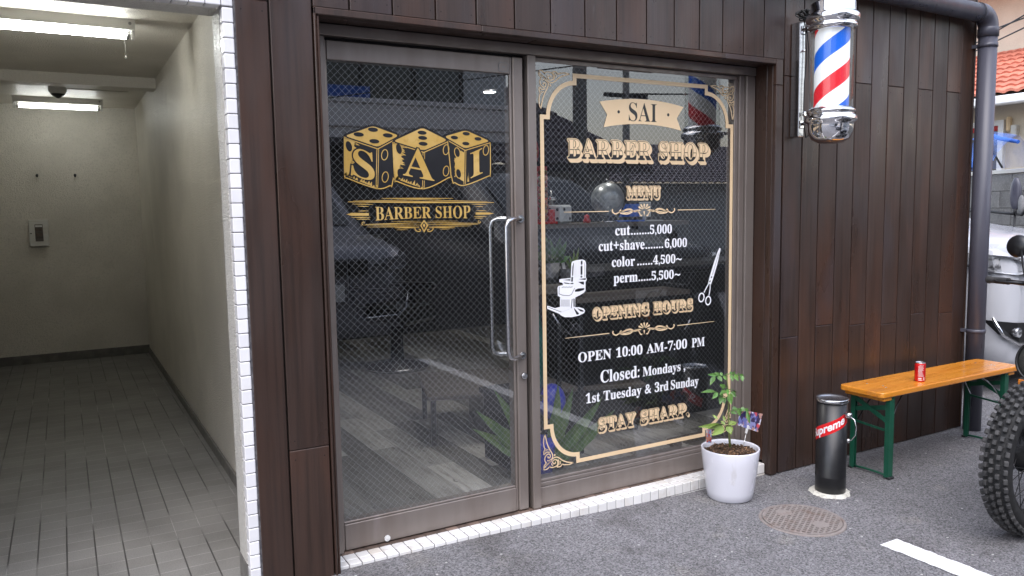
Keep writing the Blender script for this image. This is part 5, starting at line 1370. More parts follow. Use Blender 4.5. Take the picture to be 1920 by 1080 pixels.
b.build('stand_top', M['shelf'], t)
for x in (-.14, .12):
    for y in (-.11, .11):
        b = MB(); b.box(x - .012, x + .012, y - .012, y + .012, 0, 0.8995); b.build('leg', M['int_wall'], t)
t = thing('grey_planter', 'round grey planter with a pale label beside the potted plant', 'planter', (1.535, 0.60, 0.983))
b = MB(); b.lathe([(0.045, 0), (0.062, 0.10), (0.056, 0.10), (0.05, 0.07), (0, 0.07)], n=26, cap=False); b.build('planter_bowl', M['grey_pot'], t)
b = MB(); b.box(-0.035, -0.017, -0.01, -0.008, 0.08, 0.15, M=Matrix.Rotation(-.2, 4, 'Y')); b.build('plant_label', M['print_white'], t)
b = MB()
for i in range(7): leaflet(b, (0.01, 0, .08), (0.01 + .05 * cos(i), .04 * sin(i * 2), .15 + .01 * i), .02, (0, -1, .3))
b.build('leaves', M['leaf_pale'], t)
t = thing('teal_bag', 'shiny teal wrapped bag standing behind the mullion', 'bag', (1.215, 0.52, 0.45))
b = MB(); rnd = random.Random(14)
rings = []
for k in range(9):
    z = 0.49 * k / 8; rr_ = (0.075, .088, .092, .09, .088, .085, .078, .06, .03)[k]
    rings.append([(rr_ * (1 + .12 * sin(3 * a + k)) * cos(a), rr_ * .8 * (1 + .12 * cos(4 * a - k)) * sin(a), z) for a in [2 * pi * i / 22 for i in range(22)]])
b.loft(rings); b.build('bag', M['teal'], t)
t = thing('plant_bench', 'low dark bench carrying the teal bag', 'bench', (1.2, 0.6, 0.058))
b = MB(); b.box(-0.14, 0.18, -0.16, 0.2, 0.36, 0.39, bev=.003); b.box(-0.12, -0.09, -0.14, 0.18, 0, .3595); b.box(0.13, 0.16, -0.14, 0.18, 0, .3595); b.build('bench_frame', M['int_wall'], t)
t = thing('snake_plant', 'broad sword leaved plant in violet blue wrapping behind the window corner', 'plant', (1.16, 0.33, 0.058))
b = MB(); rnd = random.Random(17)
rings = [[(r * (1 + .1 * sin(5 * a)) * cos(a), r * (1 + .1 * sin(5 * a)) * sin(a), z) for a in [2 * pi * i / 30 for i in range(30)]] for r, z in ((.05, 0), (.066, .1), (.07, .16), (.085, .2))]
b.loft(rings, cap=True); b.build('blue_wrap', M['blue_wrap'], t)
b = MB()
for i, (dx, dy, h_, lean) in enumerate(((-.03, .0, .42, -.18), (.01, .01, .36, .26), (-.01, -.02, .30, .44), (.03, .0, .40, .12), (-.02, .02, .34, -.30), (.02, -.01, .22, .50), (-.03, -.02, .46, -.06), (0, -.03, .26, -.34))):
    base = Vector((dx, dy, .05)); tip = base + Vector((lean * 1.0, rnd.uniform(-.1, .0), h_))
    leaflet(b, base, tip, 0.085, (0.1, -1, .2), .2)
b.build('sword_leaves', M['snake'], t)
t = thing('blue_wrap_ball', 'crumpled violet blue wrapped pot above the sword leaves', 'wrapped pot', (1.315, 0.46, 0.30))
b = MB(); b.sphere((0, 0, .1), .075, 10, (1, 1, 1.3)); b.build('wrap', M['blue_wrap'], t)
b = MB(); b.lathe([(.06, -.242), (.05, -.02), (.045, .02)], n=18); b.build('stand_stem', M['int_wall'], t)
t = thing('ribbon', 'pale and red ribbon tied round the sword leaves', 'ribbon', (1.075, 0.27, 0.33))
b = MB(); b.mi = 0; b.tube([(-.03, 0, .01), (-.01, -.02, .0), (.02, -.02, -.005), (.045, -.01, -.012)], .006, 6); b.tube([(-.01, -.02, 0), (-.03, -.03, .05), (-.045, -.03, .08)], .004, 5); b.mi = 1; b.tube([(0, -.022, 0), (-.03, -.03, -.03), (-.05, -.035, -.06)], .004, 5); b.build('ribbon', [M['cream'], M['sign_red']], t)
t = thing('reception_desk', 'low dark counter with a pale overhanging top inside the shop', 'counter', (0.89, 1.11, 0.058), -0.317)
b = MB(); b.box(0.33, 1.28, 0.03, 0.66, 0.0, 0.268, bev=.004); b.build('counter_body', M['black_paint'], t)
b = MB(); b.box(0.0, 1.32, 0.0, 0.70, 0.2685, 0.294, bev=.004); b.build('counter_top', M['shelf'], t)
b = MB(); b.box(0.02, 0.05, 0.03, 0.06, 0, 0.268); b.build('leg', M['black_paint'], t)
b = MB(); b.box(0.02, 0.05, 0.62, 0.65, 0, 0.268); b.build('leg', M['black_paint'], t)
t = thing('salon_chair', 'dark barber chair standing deep inside the shop', 'barber chair', (1.6, 3.4, 0.058), 0.6)
b = MB(); b.lathe([(.28, 0), (.28, .03), (.06, .06), (.05, .4)], n=26); b.build('base', M['steel'], t)
b = MB(); b.box(-.27, .27, -.27, .27, .40, .54, bev=.04); b.build('seat', M['black_paint'], t)
b = MB(); b.box(-.25, .25, .22, .34, .541, 1.15, bev=.04); b.build('backrest', M['black_paint'], t)
for x in (-.3, .3):
    b = MB(); b.box(x - .04, x + .04, -.22, .24, .66, .72, bev=.02); b.box(x - .015, x + .015, .0, .05, .45, .66); b.build('armrest', M['black_paint'], t)
for x, y, lb in ((2.641, 3.549, 'small lit round downlight deep in the shop, seen through the door glass'), (1.25, 0.95, 'unseen round downlight added to brighten the sweet strings'), (2.15, 0.95, 'unseen round downlight added to brighten the globe shelf')):
    t = thing('ceiling_downlight', lb, 'lamp', (x, y, 2.4985), 0, 'round downlights in the shop ceiling')  # the two near the window are added out of sight to brighten the shelves
    b = MB(); b.lathe([(.052, -.012), (.001, -.012)], n=28, cap=False); b.build('lit_disc', M['downlight'], t)
    b = MB(); b.lathe([(.062, 0), (.062, -.014), (.053, -.014), (.053, 0)], n=28, cap=False); b.build('ring', M['white_plastic'], t)

# ------------------------------------------------------------------ cars
def car(name, label, loc, rz, paint, W=1.76, L=4.6, H=1.8, hood=1.08, van=True):
    """front faces local -y, front bumper at y = 0"""
    t = thing(name, label, 'car', loc, rz)
    hw = W / 2
    def ring(y, zb, zt, w, tumble, zs):
        # half profile from the underside to the top centre
        pts = [(0.0, zb), (w * .80, zb), (w * .965, zb + .06), (w, zb + .20), (w * 1.0, (zb + zs) / 2), (w * .985, zs - .04), (w * .955, zs)]
        pts += [(w * .955 - tumble * .5, (zs + zt) / 2), (w * .955 - tumble, zt - .05), (w * .955 - tumble - .10, zt - .004), (0.0, zt + .02)]
        full = [(x, y, z) for x, z in pts] + [(-x, y, z) for x, z in pts[-2:0:-1]]
        return full
    hb = hood
    secs = [(0.00, .30, hb - .36, hw * .78, .0, hb - .42), (0.012, .22, hb - .16, hw * .85, .01, hb - .22), (0.05, .19, hb - .075, hw * .92, .02, hb - .13), (0.14, .18, hb - .03, hw * .97, .03, hb - .085), (0.40, .18, hb, hw * .995, .05, hb - .05), (0.80, .18, hb + .06, hw, .07, hb)]
    b0 = 1.05
    secs += [(b0, .18, hb + .10, hw, .08, hb + .02), (b0 + .45, .18, hb + .38, hw, .14, hb + .03), (b0 + .85, .18, H - .10, hw, .19, hb + .04), (b0 + 1.25, .18, H - .02, hw, .20, hb + .04), (L * .6, .18, H, hw, .20, hb + .04), (L - .5, .18, H - .02, hw, .20, hb + .04), (L - .14, .20, H - .10, hw * .97, .20, hb + .04), (L - .03, .24, hb + .3, hw * .93, .12, hb), (L, .34, hb, hw * .88, .05, hb - .2)]
    b = MB(); b.loft([ring(*s) for s in secs]); b.build('body', paint, t)
    # glass, 3 mm proud of the shell
    def side_x(y, z, s):
        # interpolate the tumblehome
        for A_, B_ in zip(secs, secs[1:]):
            if A_[0] <= y <= B_[0]:
                k = (y - A_[0]) / (B_[0] - A_[0]); w = A_[3] + (B_[3] - A_[3]) * k; tb = A_[4] + (B_[4] - A_[4]) * k; zt = A_[2] + (B_[2] - A_[2]) * k; zs = A_[5] + (B_[5] - A_[5]) * k
                if z <= zs: return s * (w * 1.0 + .004)
                u = min(1, (z - zs) / max(.05, zt - .05 - zs)); return s * (w * .955 - tb * u + .006)
        return s * hw
    for s in (-1, 1):
        for (ya, yb, za, zb_, yc) in ((b0 + .62, b0 + 1.28, hb + .10, H - .20, b0 + .95), (b0 + 1.36, b0 + 2.25, hb + .10, H - .17, b0 + 1.36), (b0 + 2.33, L - .30, hb + .10, H - .19, b0 + 2.33)):
            b = MB(); q = [(ya, za), (yb, za), (yb, zb_), (max(ya, yc), zb_)]
            b.prism([(side_x(y_, z_, s), y_, z_) for y_, z_ in q], (-s * .004, 0, 0)); b.build('side_window', M['car_glass'], t)
    b = MB(); n = 10; R_ = []
    for k in range(7):
        u = k / 6; y = b0 + .10 + .68 * u; row = []
        for A_, B_ in zip(secs, secs[1:]):
            if A_[0] <= y <= B_[0]:
                kk = (y - A_[0]) / (B_[0] - A_[0]); zt = A_[2] + (B_[2] - A_[2]) * kk; w = (A_[3] + (B_[3] - A_[3]) * kk) * .955 - (A_[4] + (B_[4] - A_[4]) * kk)
        for i in range(n + 1):
            v = -1 + 2 * i / n; x = v * (w - .14); row.append(b.bm.verts.new((x, y - .012, zt + .028 - .016 * abs(v) ** 2)))
        R_.append(row)
    for r0_, r1_ in zip(R_, R_[1:]):
        for i in range(n): b.face([r0_[i], r0_[i + 1], r1_[i + 1], r1_[i]])
    b.build('windscreen', M['car_glass'], t)
    # lamps, grille, bumper mouth, fog lamps
    for s in (-1, 1):
        b = MB(); zz = hb - .16
        pts = [(s * .508 * W, .24, zz + .060), (s * .497 * W, .11, zz + .05), (s * .462 * W, .022, zz + .04), (s * .27 * W, -.04, zz + .0), (s * .27 * W, -.045, zz - .065), (s * .42 * W, -.012, zz - .095), (s * .492 * W, .085, zz - .075), (s * .508 * W, .22, zz - .02)]
        b.prism(pts, (0, .10, 0)); b.build('headlight', M['lens'], t)
        b = MB(); pts = [(s * .490 * W, .075, .56), (s * .42 * W, -.020, .545), (s * .22 * W, -.035, .52), (s * .22 * W, -.035, .40), (s * .40 * W, -.022, .40), (s * .465 * W, .025, .46)]
        b.prism(pts, (0, .08, 0)); fb = b.build('fog_bezel', M['black_plastic'], t)
        b = MB(); b.cyl((s * .415 * W, .01, .475), (s * .415 * W, -.034, .475), .034, n=18); b.build('fog_lamp', M['lens'], fb)
        b = MB(); b.tube([(s * .497 * W, .085, .585), (s * .470 * W, .025, .455), (s * .41 * W, -.026, .392), (s * .22 * W, -.042, .385)], .011, 8); b.build('chrome_strip', M['chrome'], fb)
        b = MB(); b.box(s * (hw + .02) - .07, s * (hw + .02) + .13 * (1 if s > 0 else -1) + (.0), b0 + .30, b0 + .40, hb + .06, hb + .22, bev=.03); b.build('mirror', paint, t)
        for yw in (.90, L - .85):
            b = MB(); b.lathe([(.20, -.10), (.30, -.10), (.325, -.07), (.325, .07), (.30, .10), (.20, .10)], (s * (hw - .10), yw, .325), 36, Matrix.Rotation(pi / 2, 4, 'Y'), cap=False); wl = b.build('wheel', M['rubber'], t)
            b = MB(); b.lathe([(.001, s * .06), (.06, s * .07), (.19, s * .05), (.205, s * .095), (.205, -s * .08)], (s * (hw - .10), yw, .325), 30, Matrix.Rotation(pi / 2, 4, 'Y'), cap=False); b.build('rim', M['steel'], wl)
    b = MB(); b.box(-.24 * W, .24 * W, -.045, .06, hb - .30, hb - .14, bev=.02); b.build('grille', M['dark_metal'], t)
    b = MB(); b.box(-.165, .165, -.052, -.040, hb - .54, hb - .375, bev=.004); b.build('number_plate', M['plate'], t)
    return t
car('white_car', 'white minivan facing out beyond the end of the timber wall', (5.72, 0.12, 0), radians(2), M['car_white'], 1.74, 4.6, 1.72, 1.14)
car('silver_van', 'silver minivan in the car park, mirrored in the door glass', (1.28, -4.35, 0), pi + radians(2), M['car_silver'], 1.70, 4.6, 1.85, 1.10)
car('black_van', 'black minivan in the car park, mirrored in the window glass', (3.36, -2.15, 0), pi - radians(1), M['car_black'], 1.80, 4.8, 1.80, 1.10)

# ------------------------------------------------------------------ motorcycle (front towards -x)
WX, WY, WZ = 2.655, -1.235, 0.330
t = thing('motorcycle', 'black trail motorcycle with knobbly front tyre facing the timber wall', 'motorcycle', (WX, WY, 0))
def wheel(cx, cz, R_, halfw, seed):
    tilt = Matrix.Rotation(pi / 2, 4, 'X')
    b = MB(); b.lathe([(R_ - .085, -.030), (R_ - .060, -halfw * .98), (R_ - .034, -halfw), (R_ - .014, -halfw * .78), (R_ - .006, -halfw * .3), (R_ - .006, halfw * .3), (R_ - .014, halfw * .78), (R_ - .034, halfw), (R_ - .060, halfw * .98), (R_ - .085, .030)], (cx, 0, cz), 72, tilt, cap=False)
    rnd_ = random.Random(seed); n = 54
    for i in range(n):
        for row, (yo, rad, wx, wy, h_, tl) in enumerate(((0.0, R_ - .002, .0098, .0072, .011, 0), (.023, R_ - .004, .0100, .0078, .011, .25), (-.023, R_ - .004, .0100, .0078, .011, -.25), (.045, R_ - .016, .0105, .0080, .011, .75), (-.045, R_ - .016, .0105, .0080, .011, -.75))):
            a = 2 * pi * (i + (0, .5, .5, 0, 0)[row]) / n + rnd_.uniform(-.004, .004)
            rad_ = Vector((cos(a), 0, sin(a))); tan = Vector((-sin(a), 0, cos(a))); yv = Vector((0, 1, 0))
            nrm_ = (rad_ * cos(tl) + yv * sin(tl)); sid = tan.cross(nrm_)
            c = Vector((cx, 0, cz)) + rad_ * rad + yv * yo * (halfw / .052)
            wy_ = wy
            b.mi = 1
            b.r = rnd_.random(); b.obox(c, (wx, wy_, h_), Matrix((tan, sid, nrm_)).transposed(), bev=.002)
    tyre = b.build('tyre', [M['tyre_black'], M['rubber']], t)
    b = MB(); b.lathe([(R_ - .100, -.016), (R_ - .093, -.030), (R_ - .078, -.034), (R_ - .076, -.028), (R_ - .092, -.018), (R_ - .092, .018), (R_ - .076, .028), (R_ - .078, .034), (R_ - .093, .030), (R_ - .100, .016)], (cx, 0, cz), 72, tilt, cap=False)
    rim = b.build('rim', M['dark_metal'], t)
    b = MB(); ns = 36
    for i in range(ns):
        a = 2 * pi * i / ns; s_ = 1 if i % 2 else -1; a2 = a + (0.55 if (i // 2) % 2 else -.55)
        b.cyl((cx + .066 * cos(a2), s_ * .040, cz + .066 * sin(a2)), (cx + (R_ - .094) * cos(a), s_ * .006, cz + (R_ - .094) * sin(a)), .0019, n=5, cap=False)
    b.build('spokes', M['dark_metal'], t)
    b = MB(); prof = [(.001, -.062), (.05, -.060), (.074, -.052)]
    for k in range(7): prof += [(.078, -.048 + .0135 * k), (.071, -.042 + .0135 * k)]
    prof += [(.074, .050), (.05, .058), (.001, .060)]
    b.lathe(prof, (cx, 0, cz), 40, tilt, cap=False); b.cyl((cx, -.085, cz), (cx, .085, cz), .012, n=14); b.build('hub', M['dark_metal'], t)
wheel(0.0, WZ, WZ, .053, 5)
wheel(1.33, .325, .325, .056, 6)
hd = Vector((0.30, 0, 0.62))            # steering head direction above the axle: leans back
for s in (-1, 1):
    b = MB(); a0_ = Vector((0.02, s * .088, WZ)); b.cyl(a0_ + Vector((-.02, 0, -.035)), a0_ + Vector((.12, 0, .28)), .024, .021, n=18); b.cyl(a0_ + Vector((.115, 0, .27)), a0_ + Vector((.285, 0, .66)), .0165, n=16)
    lat = [(.027 + .004 * (k % 2), .30 + .008 * k) for k in range(0, 16)]
    q_ = Vector((.285 - .115, 0, .66 - .27)).to_track_quat('Z', 'Y').to_matrix().to_4x4()
    b.lathe([(r_, (z_ - .30) * 1.0) for r_, z_ in lat], a0_ + Vector((.125, 0, .29)), 16, q_, cap=False)
    b.build('fork_leg', M['dark_metal'], t)
b = MB(); b.bar((.20, -.12, .86), (.20, .12, .86), .06, .025, bev=.004); b.bar((.285, -.12, 1.005), (.285, .12, 1.005), .06, .022, bev=.004); b.build('fork_yoke', M['dark_metal'], t)
# headlamp with mesh guard, carried low in front of the forks
HL = Vector((0.005, 0, .735)); ax = Vector((-.97, 0, .22)).normalized(); q_ = ax.to_track_quat('Z', 'Y').to_matrix().to_4x4()
b = MB(); b.lathe([(.02, -.17), (.05, -.15), (.076, -.08), (.086, .0), (.089, .02), (.085, .024)], HL, 36, q_, cap=False); hl_ = b.build('headlamp', M['black_plastic'], t)
b = MB(); b.lathe([(.084, .012), (.066, .026), (.033, .035), (.001, .038)], HL, 36, q_, cap=False); b.build('lamp_mesh', M['mesh_black'], hl_)
b = MB(); b.tube([q_ @ Vector((.088 * cos(a), .088 * sin(a), .016)) + HL for a in [2 * pi * k / 36 for k in range(36)]], .006, 8, closed=True); b.build('lamp_rim', M['black_paint'], hl_)
b = MB(); b.bar((.03, -.08, .70), (.17, -.10, .84), .02, .012); b.bar((.03, .08, .70), (.17, .10, .84), .02, .012); b.build('lamp_bracket', M['black_plastic'], t)
b = MB(); b.bar((-.035, -.06, .650), (-.035, .06, .650), .05, .035, bev=.01); tl_ = b.build('amber_strip_mount', M['black_plastic'], t)
b = MB(); b.bar((-.063, -.05, .650), (-.063, .05, .650), .008, .024, bev=.002); b.build('amber_reflection', M['amber'], tl_)  # amber strip put here for an amber reflection on the bodywork
b = MB(); b.tube([(.31, 0, 1.02), (.31, .10, 1.02), (.30, .22, 1.03), (.33, .30, 1.03), (.37, .36, 1.03)], .011, 10); b.tube([(.31, 0, 1.02), (.31, -.10, 1.02), (.30, -.22, 1.03), (.33, -.30, 1.03), (.37, -.36, 1.03)], .011, 10); b.build('handlebar', M['dark_metal'], t)
for s in (-1, 1):
    b = MB(); n_ = 14; prof = []
    for k in range(n_): prof += [(.0165, k * .0095), (.0145, k * .0095 + .005)]
    d_ = Vector((.05, s * .10, -.003)).normalized(); b.lathe(prof + [(.019, .135), (.019, .142)], Vector((.352, s * .328, 1.03)), 16, d_.to_track_quat('Z', 'Y').to_matrix().to_4x4()); b.build('grip', M['rubber'], t)
    b = MB(); b.tube([(.31, s * .23, 1.03), (.27, s * .26, 1.035), (.29, s * .34, 1.03), (.33, s * .38, 1.03)], [.006, .006, .005, .006], 8); b.build('lever', M['black_plastic'], t)
    b = MB(); b.tube([(.31, s * .23, 1.035), (.38, s * .28, 1.10), (.47, s * .34, 1.175)], .005, 8); ms = b.build('mirror_stem', M['dark_metal'], t)
    mc = Vector((.49, s * .365, 1.19)); qm = Vector((-.96, s * .1, .12)).to_track_quat('Z', 'Y').to_matrix().to_4x4()
    b = MB(); b.lathe([(.052, -.012), (.055, 0), (.050, .012), (.03, .022), (.001, .026)], mc, 28, qm); b.build('mirror_shell', M['black_paint'], ms)
b = MB(); rings = []
for x_, w_, z0_, z1_ in ((.34, .05, .86, .98), (.42, .10, .80, 1.02), (.56, .125, .78, 1.03), (.72, .11, .78, .98), (.84, .06, .78, .90)):
    rings.append([(x_, w_ * cos(a), (z0_ + z1_) / 2 + (z1_ - z0_) / 2 * sin(a)) for a in [2 * pi * i / 20 for i in range(20)]])
b.loft(rings); b.build('fuel_tank', M['black_paint'], t)
b = MB(); b.box(.80, 1.42, -.11, .11, .78, .86, bev=.03); b.build('saddle', M['black_plastic'], t)
b = MB(); b.box(.50, .86, -.15, .15, .26, .52, bev=.04); b.cyl((.58, 0, .5), (.48, 0, .78), .085, n=20)
for k in range(6): b.lathe([(.105, 0), (.105, .008)], Vector((.565 - .017 * k, 0, .54 + .035 * k)), 20, Vector((-.1, 0, .28)).to_track_quat('Z', 'Y').to_matrix().to_4x4())
b.build('engine', M['dark_metal'], t)
b = MB()
for s in (-1, 1): b.tube([(.33, 0, .92), (.45, s * .05, .86), (.85, s * .10, .76), (1.40, s * .10, .78)], .015, 8); b.tube([(.32, 0, .84), (.44, s * .06, .45), (.52, s * .10, .25), (.85, s * .10, .24), (.92, s * .10, .48), (.88, s * .10, .76)], .015, 8); b.bar((.90, s * .10, .34), (1.33, s * .10, .325), .03, .045)
b.build('frame', M['black_paint'], t)
b = MB(); b.tube([(.52, -.10, .66), (.42, -.14, .5), (.48, -.16, .28), (.9, -.17, .26), (1.25, -.18, .40)], [.02, .02, .022, .03, .035], 12); b.build('exhaust', M['steel'], t)
b = MB(); rings = []
for k in range(9):
    a = radians(40 + 100 * k / 8); rings.append([(1.33 - .375 * cos(a) * -1 * -1, y_, .325 + .375 * sin(a)) for y_ in (-.075, -.05, 0, .05, .075)])
b.loft(rings, closed=False, cap=False); b.build('rear_fender', M['black_paint'], t)
b = MB(); b.tube([(.10, -.11, .72), (.02, -.10, .66), (.0, -.095, .52), (.03, -.09, .40)], .004, 6); b.tube([(.29, .2, 1.08), (.16, .15, 1.0), (.12, .08, .9), (.22, .06, .8)], .004, 6); b.tube([(.29, -.2, 1.08), (.15, -.16, 1.0), (.11, -.1, .88), (.22, -.06, .8)], .004, 6); b.build('cables', M['cable'], t)
t.rotation_euler = (0, 0, 0)

# ------------------------------------------------------------------ beyond the right end: block wall, net, house
t = thing('block_wall', 'weathered grey concrete block wall beyond the white minivan', 'wall', (8.6, 2.2, 0), radians(62))
b = MB(); rnd = random.Random(41); b.box(-6.0, 6.0, 0.01, 0.13, 0.0, 1.62)
for r_ in range(9):
    x = -6.0 + (0.2 if r_ % 2 else 0)
    while x < 5.7:
        b.r = rnd.uniform(-1, 1); b.box(x + .003, x + .397, 0.0 + rnd.uniform(-.002, .002), 0.139, r_ * .19 + .003, r_ * .19 + .187, bev=.003); x += .4
b.build('blocks', M['block'], t)
b = MB(); b.box(-6.0, 6.0, -.012, .155, 1.715, 1.76, bev=.004); b.build('capping', M['rail'], t)
t = thing('blue_net', 'blue netting draped over crossed poles above the block wall', 'net', (8.05, 2.05, 1.76), radians(62))
b = MB(); G_ = []
for i in range(9):
    row = []
    for j in range(7):
        u, v = i / 8, j / 6
        z = .40 * (1 - v) * (1 - .75 * max(0, u - .35) ** 1.3 - .55 * max(0, .35 - u)) 
        row.append(b.bm.verts.new((-.62 + 1.05 * u + .05 * sin(5 * v + 3 * u), .1 + .55 * v * (.6 + .4 * sin(7 * u)) + .04 * sin(9 * u), z)))
    G_.append(row)
b.sm = True
for r0_, r1_ in zip(G_, G_[1:]):
    for j in range(6): b.face([r0_[j], r0_[j + 1], r1_[j + 1], r1_[j]])
G_ = []
for i in range(9):
    row = []
    for j in range(6):
        u, v = i / 8, j / 5; z = .385 * (1 - v) * (1 - .75 * max(0, u - .35) ** 1.3 - .55 * max(0, .35 - u)); row.append(b.bm.verts.new((-.62 + 1.05 * u - .04 * sin(6 * v), .08 - .10 * v - .03 * sin(8 * u + v), z)))
    G_.append(row)
for r0_, r1_ in zip(G_, G_[1:]):
    for j in range(5): b.face([r0_[j], r0_[j + 1], r1_[j + 1], r1_[j]])
b.build('net_sheet', M['net'], t, fix=False)
b = MB(); b.tube([(-.40, .1, 0), (-.1, .12, .36), (.05, .12, .39)], .010, 8); b.tube([(.25, .1, 0), (-.16, .11, .33)], .010, 8); b.tube([(.10, .09, 0), (.12, .1, .33)], .009, 8); b.build('net_pole', M['cable'], t)
b = MB(); b.tube([(-.62, .09, .25), (-.3, .07, .31), (-.05, .07, .385), (.15, .06, .33), (.32, .07, .19), (.40, .08, .02)], [.02, .022, .03, .032, .03, .02], 8); b.tube([(.05, .06, .29), (.12, .05, .16), (.22, .06, .02)], [.03, .03, .02], 8); b.build('net_edge', M['blue_tarp'], t)

t = thing('grey_fixture', 'grey oblong fixture on a short black stem before the block wall', 'fixture', tuple(spot_x(1903, 397, 6.95)))
b = MB(); b.sphere((0, 0, .165), .155, 12, (.22, .34, 1)); b.build('shell', M['pvc'], t)
b = MB(); b.sphere((-.03, -.07, .07), .085, 10, (.22, .36, 1)); b.build('small_shell', M['pole_grey'], t)
b = MB(); b.cyl((0, 0, -.03), (0, 0, .03), .016, n=10); b.tube([(0, 0, -.02), (.08, .14, -.015), (.15, .3, .0), (.3, .6, .01)], .012, 8); b.tube([(0, 0, -.02), (-.03, -.08, -.03), (-.04, -.12, .03)], .012, 8); b.cyl((0, 0, -1.3), (0, 0, -.03), .01, n=8); b.build('stem_and_cable', M['cable'], t)

def tiled_slope(b, e0, e1, r0_, r1_, mi=0, pitch=.19, rowp=.22, amp=.035):
    """pan tiles: wavy rows with a step at each course; e0-e1 eave, r0-r1 ridge (same parameter)"""
    e0, e1, r0_, r1_ = map(Vector, (e0, e1, r0_, r1_)); up_ = ((r0_ + r1_) / 2 - (e0 + e1) / 2); Ls = up_.length
    nrm_ = (e1 - e0).cross(up_).normalized()
    if nrm_.z < 0: nrm_ = -nrm_
    nr = max(2, int(Ls / rowp)); Lw = (e1 - e0).length; nc = max(4, int(Lw / pitch) * 6)
    b.mi = mi
    rnd_ = random.Random(int(Lw * 100))
    for r in range(nr):
        v0, v1 = r / nr, (r + 1) / nr + .12 / nr; b.r = rnd_.uniform(-1, 1)
        L0, L1 = [], []
        for c in range(nc + 1):
            u = c / nc; ph_ = u * Lw / pitch * 2 * pi; h_ = amp * (abs(sin(ph_ / 2)) - .4)
            p = (e0.lerp(e1, u)).lerp(r0_.lerp(r1_, u), v0); q = (e0.lerp(e1, u)).lerp(r0_.lerp(r1_, u), min(1, v1))
            L0.append(b.bm.verts.new(p + nrm_ * (h_ + .035))); L1.append(b.bm.verts.new(q + nrm_ * h_))
        L2 = [b.bm.verts.new(v.co - nrm_ * .04) for v in L0]
        for c in range(nc):
            b.face([L0[c], L0[c + 1], L1[c + 1], L1[c]]); b.face([L2[c], L2[c + 1], L0[c + 1], L0[c]])
t = thing('cream_house', 'cream rendered house with terracotta pan tile roofs above the block wall', 'house', (14.0, 3.0, 0))
def Hh(o): return P(o, t)
b = MB(); b.box(11.75, 18.0, -4.0, 7.0, 0, 2.86); b.box(13.2, 18.0, -2.5, 6.2, 2.9, 5.1); Hh(b.build('wall', M['cream_wall']))
b = MB(); tiled_slope(b, (11.15, 7.6, 2.98), (11.15, -4.6, 2.98), (13.3, 5.5, 3.95), (13.3, -2.5, 3.95)); tiled_slope(b, (11.15, -4.6, 2.98), (18.6, -4.6, 2.98), (13.3, -2.5, 3.95), (18.6, -2.5, 3.95)); tiled_slope(b, (18.6, 7.6, 2.98), (11.15, 7.6, 2.98), (18.6, 5.5, 3.95), (13.3, 5.5, 3.95))
rf = Hh(b.build('lower_roof', M['roof_red']))
b = MB()
for k in range(16):
    p, q = Vector((11.2, 2.95, 3.02)).lerp(Vector((13.3, 4.4, 3.98)), 0), None
for (pa, pb) in (((11.1, 7.7, 3.0), (13.4, 5.4, 4.02)), ((11.1, -4.7, 3.0), (13.4, -2.4, 4.02))):
    pa, pb = Vector(pa), Vector(pb); n_ = 14
    for k in range(n_): b.cyl(pa.lerp(pb, k / n_), pa.lerp(pb, (k + 1.15) / n_), .12, .10, n=12)
b.build('hip_tiles', M['roof_red'], t); P(bpy.data.objects['hip_tiles'], t)
b = MB(); b.box(11.02, 11.16, -4.75, 7.75, 2.80, 2.93, bev=.02); b.box(11.16, 18.5, -4.72, -4.6, 2.80, 2.93); Hh(b.build('gutter', M['trim_white']))
b = MB(); b.box(11.165, 11.74, -4.6, 7.6, 2.862, 2.90); Hh(b.build('eaves_board', M['trim_white']))
b = MB(); tiled_slope(b, (12.6, 6.9, 5.15), (12.6, -3.2, 5.15), (15.2, 6.9, 6.3), (15.2, -3.2, 6.3)); Hh(b.build('upper_roof', M['roof_red']))
b = MB(); b.box(12.45, 12.58, -3.3, 7.0, 4.94, 5.10, bev=.02); b.box(12.585, 13.19, -3.2, 6.9, 4.96, 5.04); Hh(b.build('upper_gutter', M['trim_white']))
b = MB(); b.box(11.66, 11.755, 3.87, 3.95, 1.2, 2.64); b.box(11.66, 11.755, 3.95, 5.0, 2.56, 2.64); b.box(11.66, 11.755, 3.95, 5.0, 1.78, 1.83); b.box(11.66, 11.755, 3.95, 5.0, 1.1, 1.2); wf = Hh(b.build('window_frame', M['trim_white']))
b = MB(); b.mi = 0; b.box(11.70, 11.74, 3.955, 5.0, 1.835, 2.48); b.box(11.70, 11.74, 3.955, 5.0, 1.205, 1.775); b.mi = 1; b.box(11.68, 11.74, 3.955, 5.0, 2.485, 2.555); P(b.build('window_pane', [M['win_glass'], M['curtain_red']]), t)
b = MB(); b.box(11.66, 11.75, 3.785, 3.845, 2.46, 2.68, bev=.02); Hh(b.build('wall_lamp', M['sign_yellow'])); bpy.data.objects['wall_lamp'].data.materials[0] = M['cream']
b = MB(); b.box(11.66, 11.75, 3.68, 3.77, 2.38, 2.55, bev=.01); Hh(b.build('meter_box', M['lamp_metal']))
t = thing('grey_building', 'pale grey sided building far behind the cream house', 'building', (26, 9, 0))
b = MB(); b.box(-4, 8, -9, 9, 0, 11); b.build('wall', M['grey_wall'], t)
b = MB()
for k in range(40): b.box(-4.03, -4.005, -9 + .45 * k, -9 + .45 * k + .03, 0, 11)
b.build('siding_joint', M['rail'], t)
b = MB(); b.box(-4.2, 8.2, -9.2, 9.2, 11.01, 11.3); b.build('roof', M['pvc'], t)
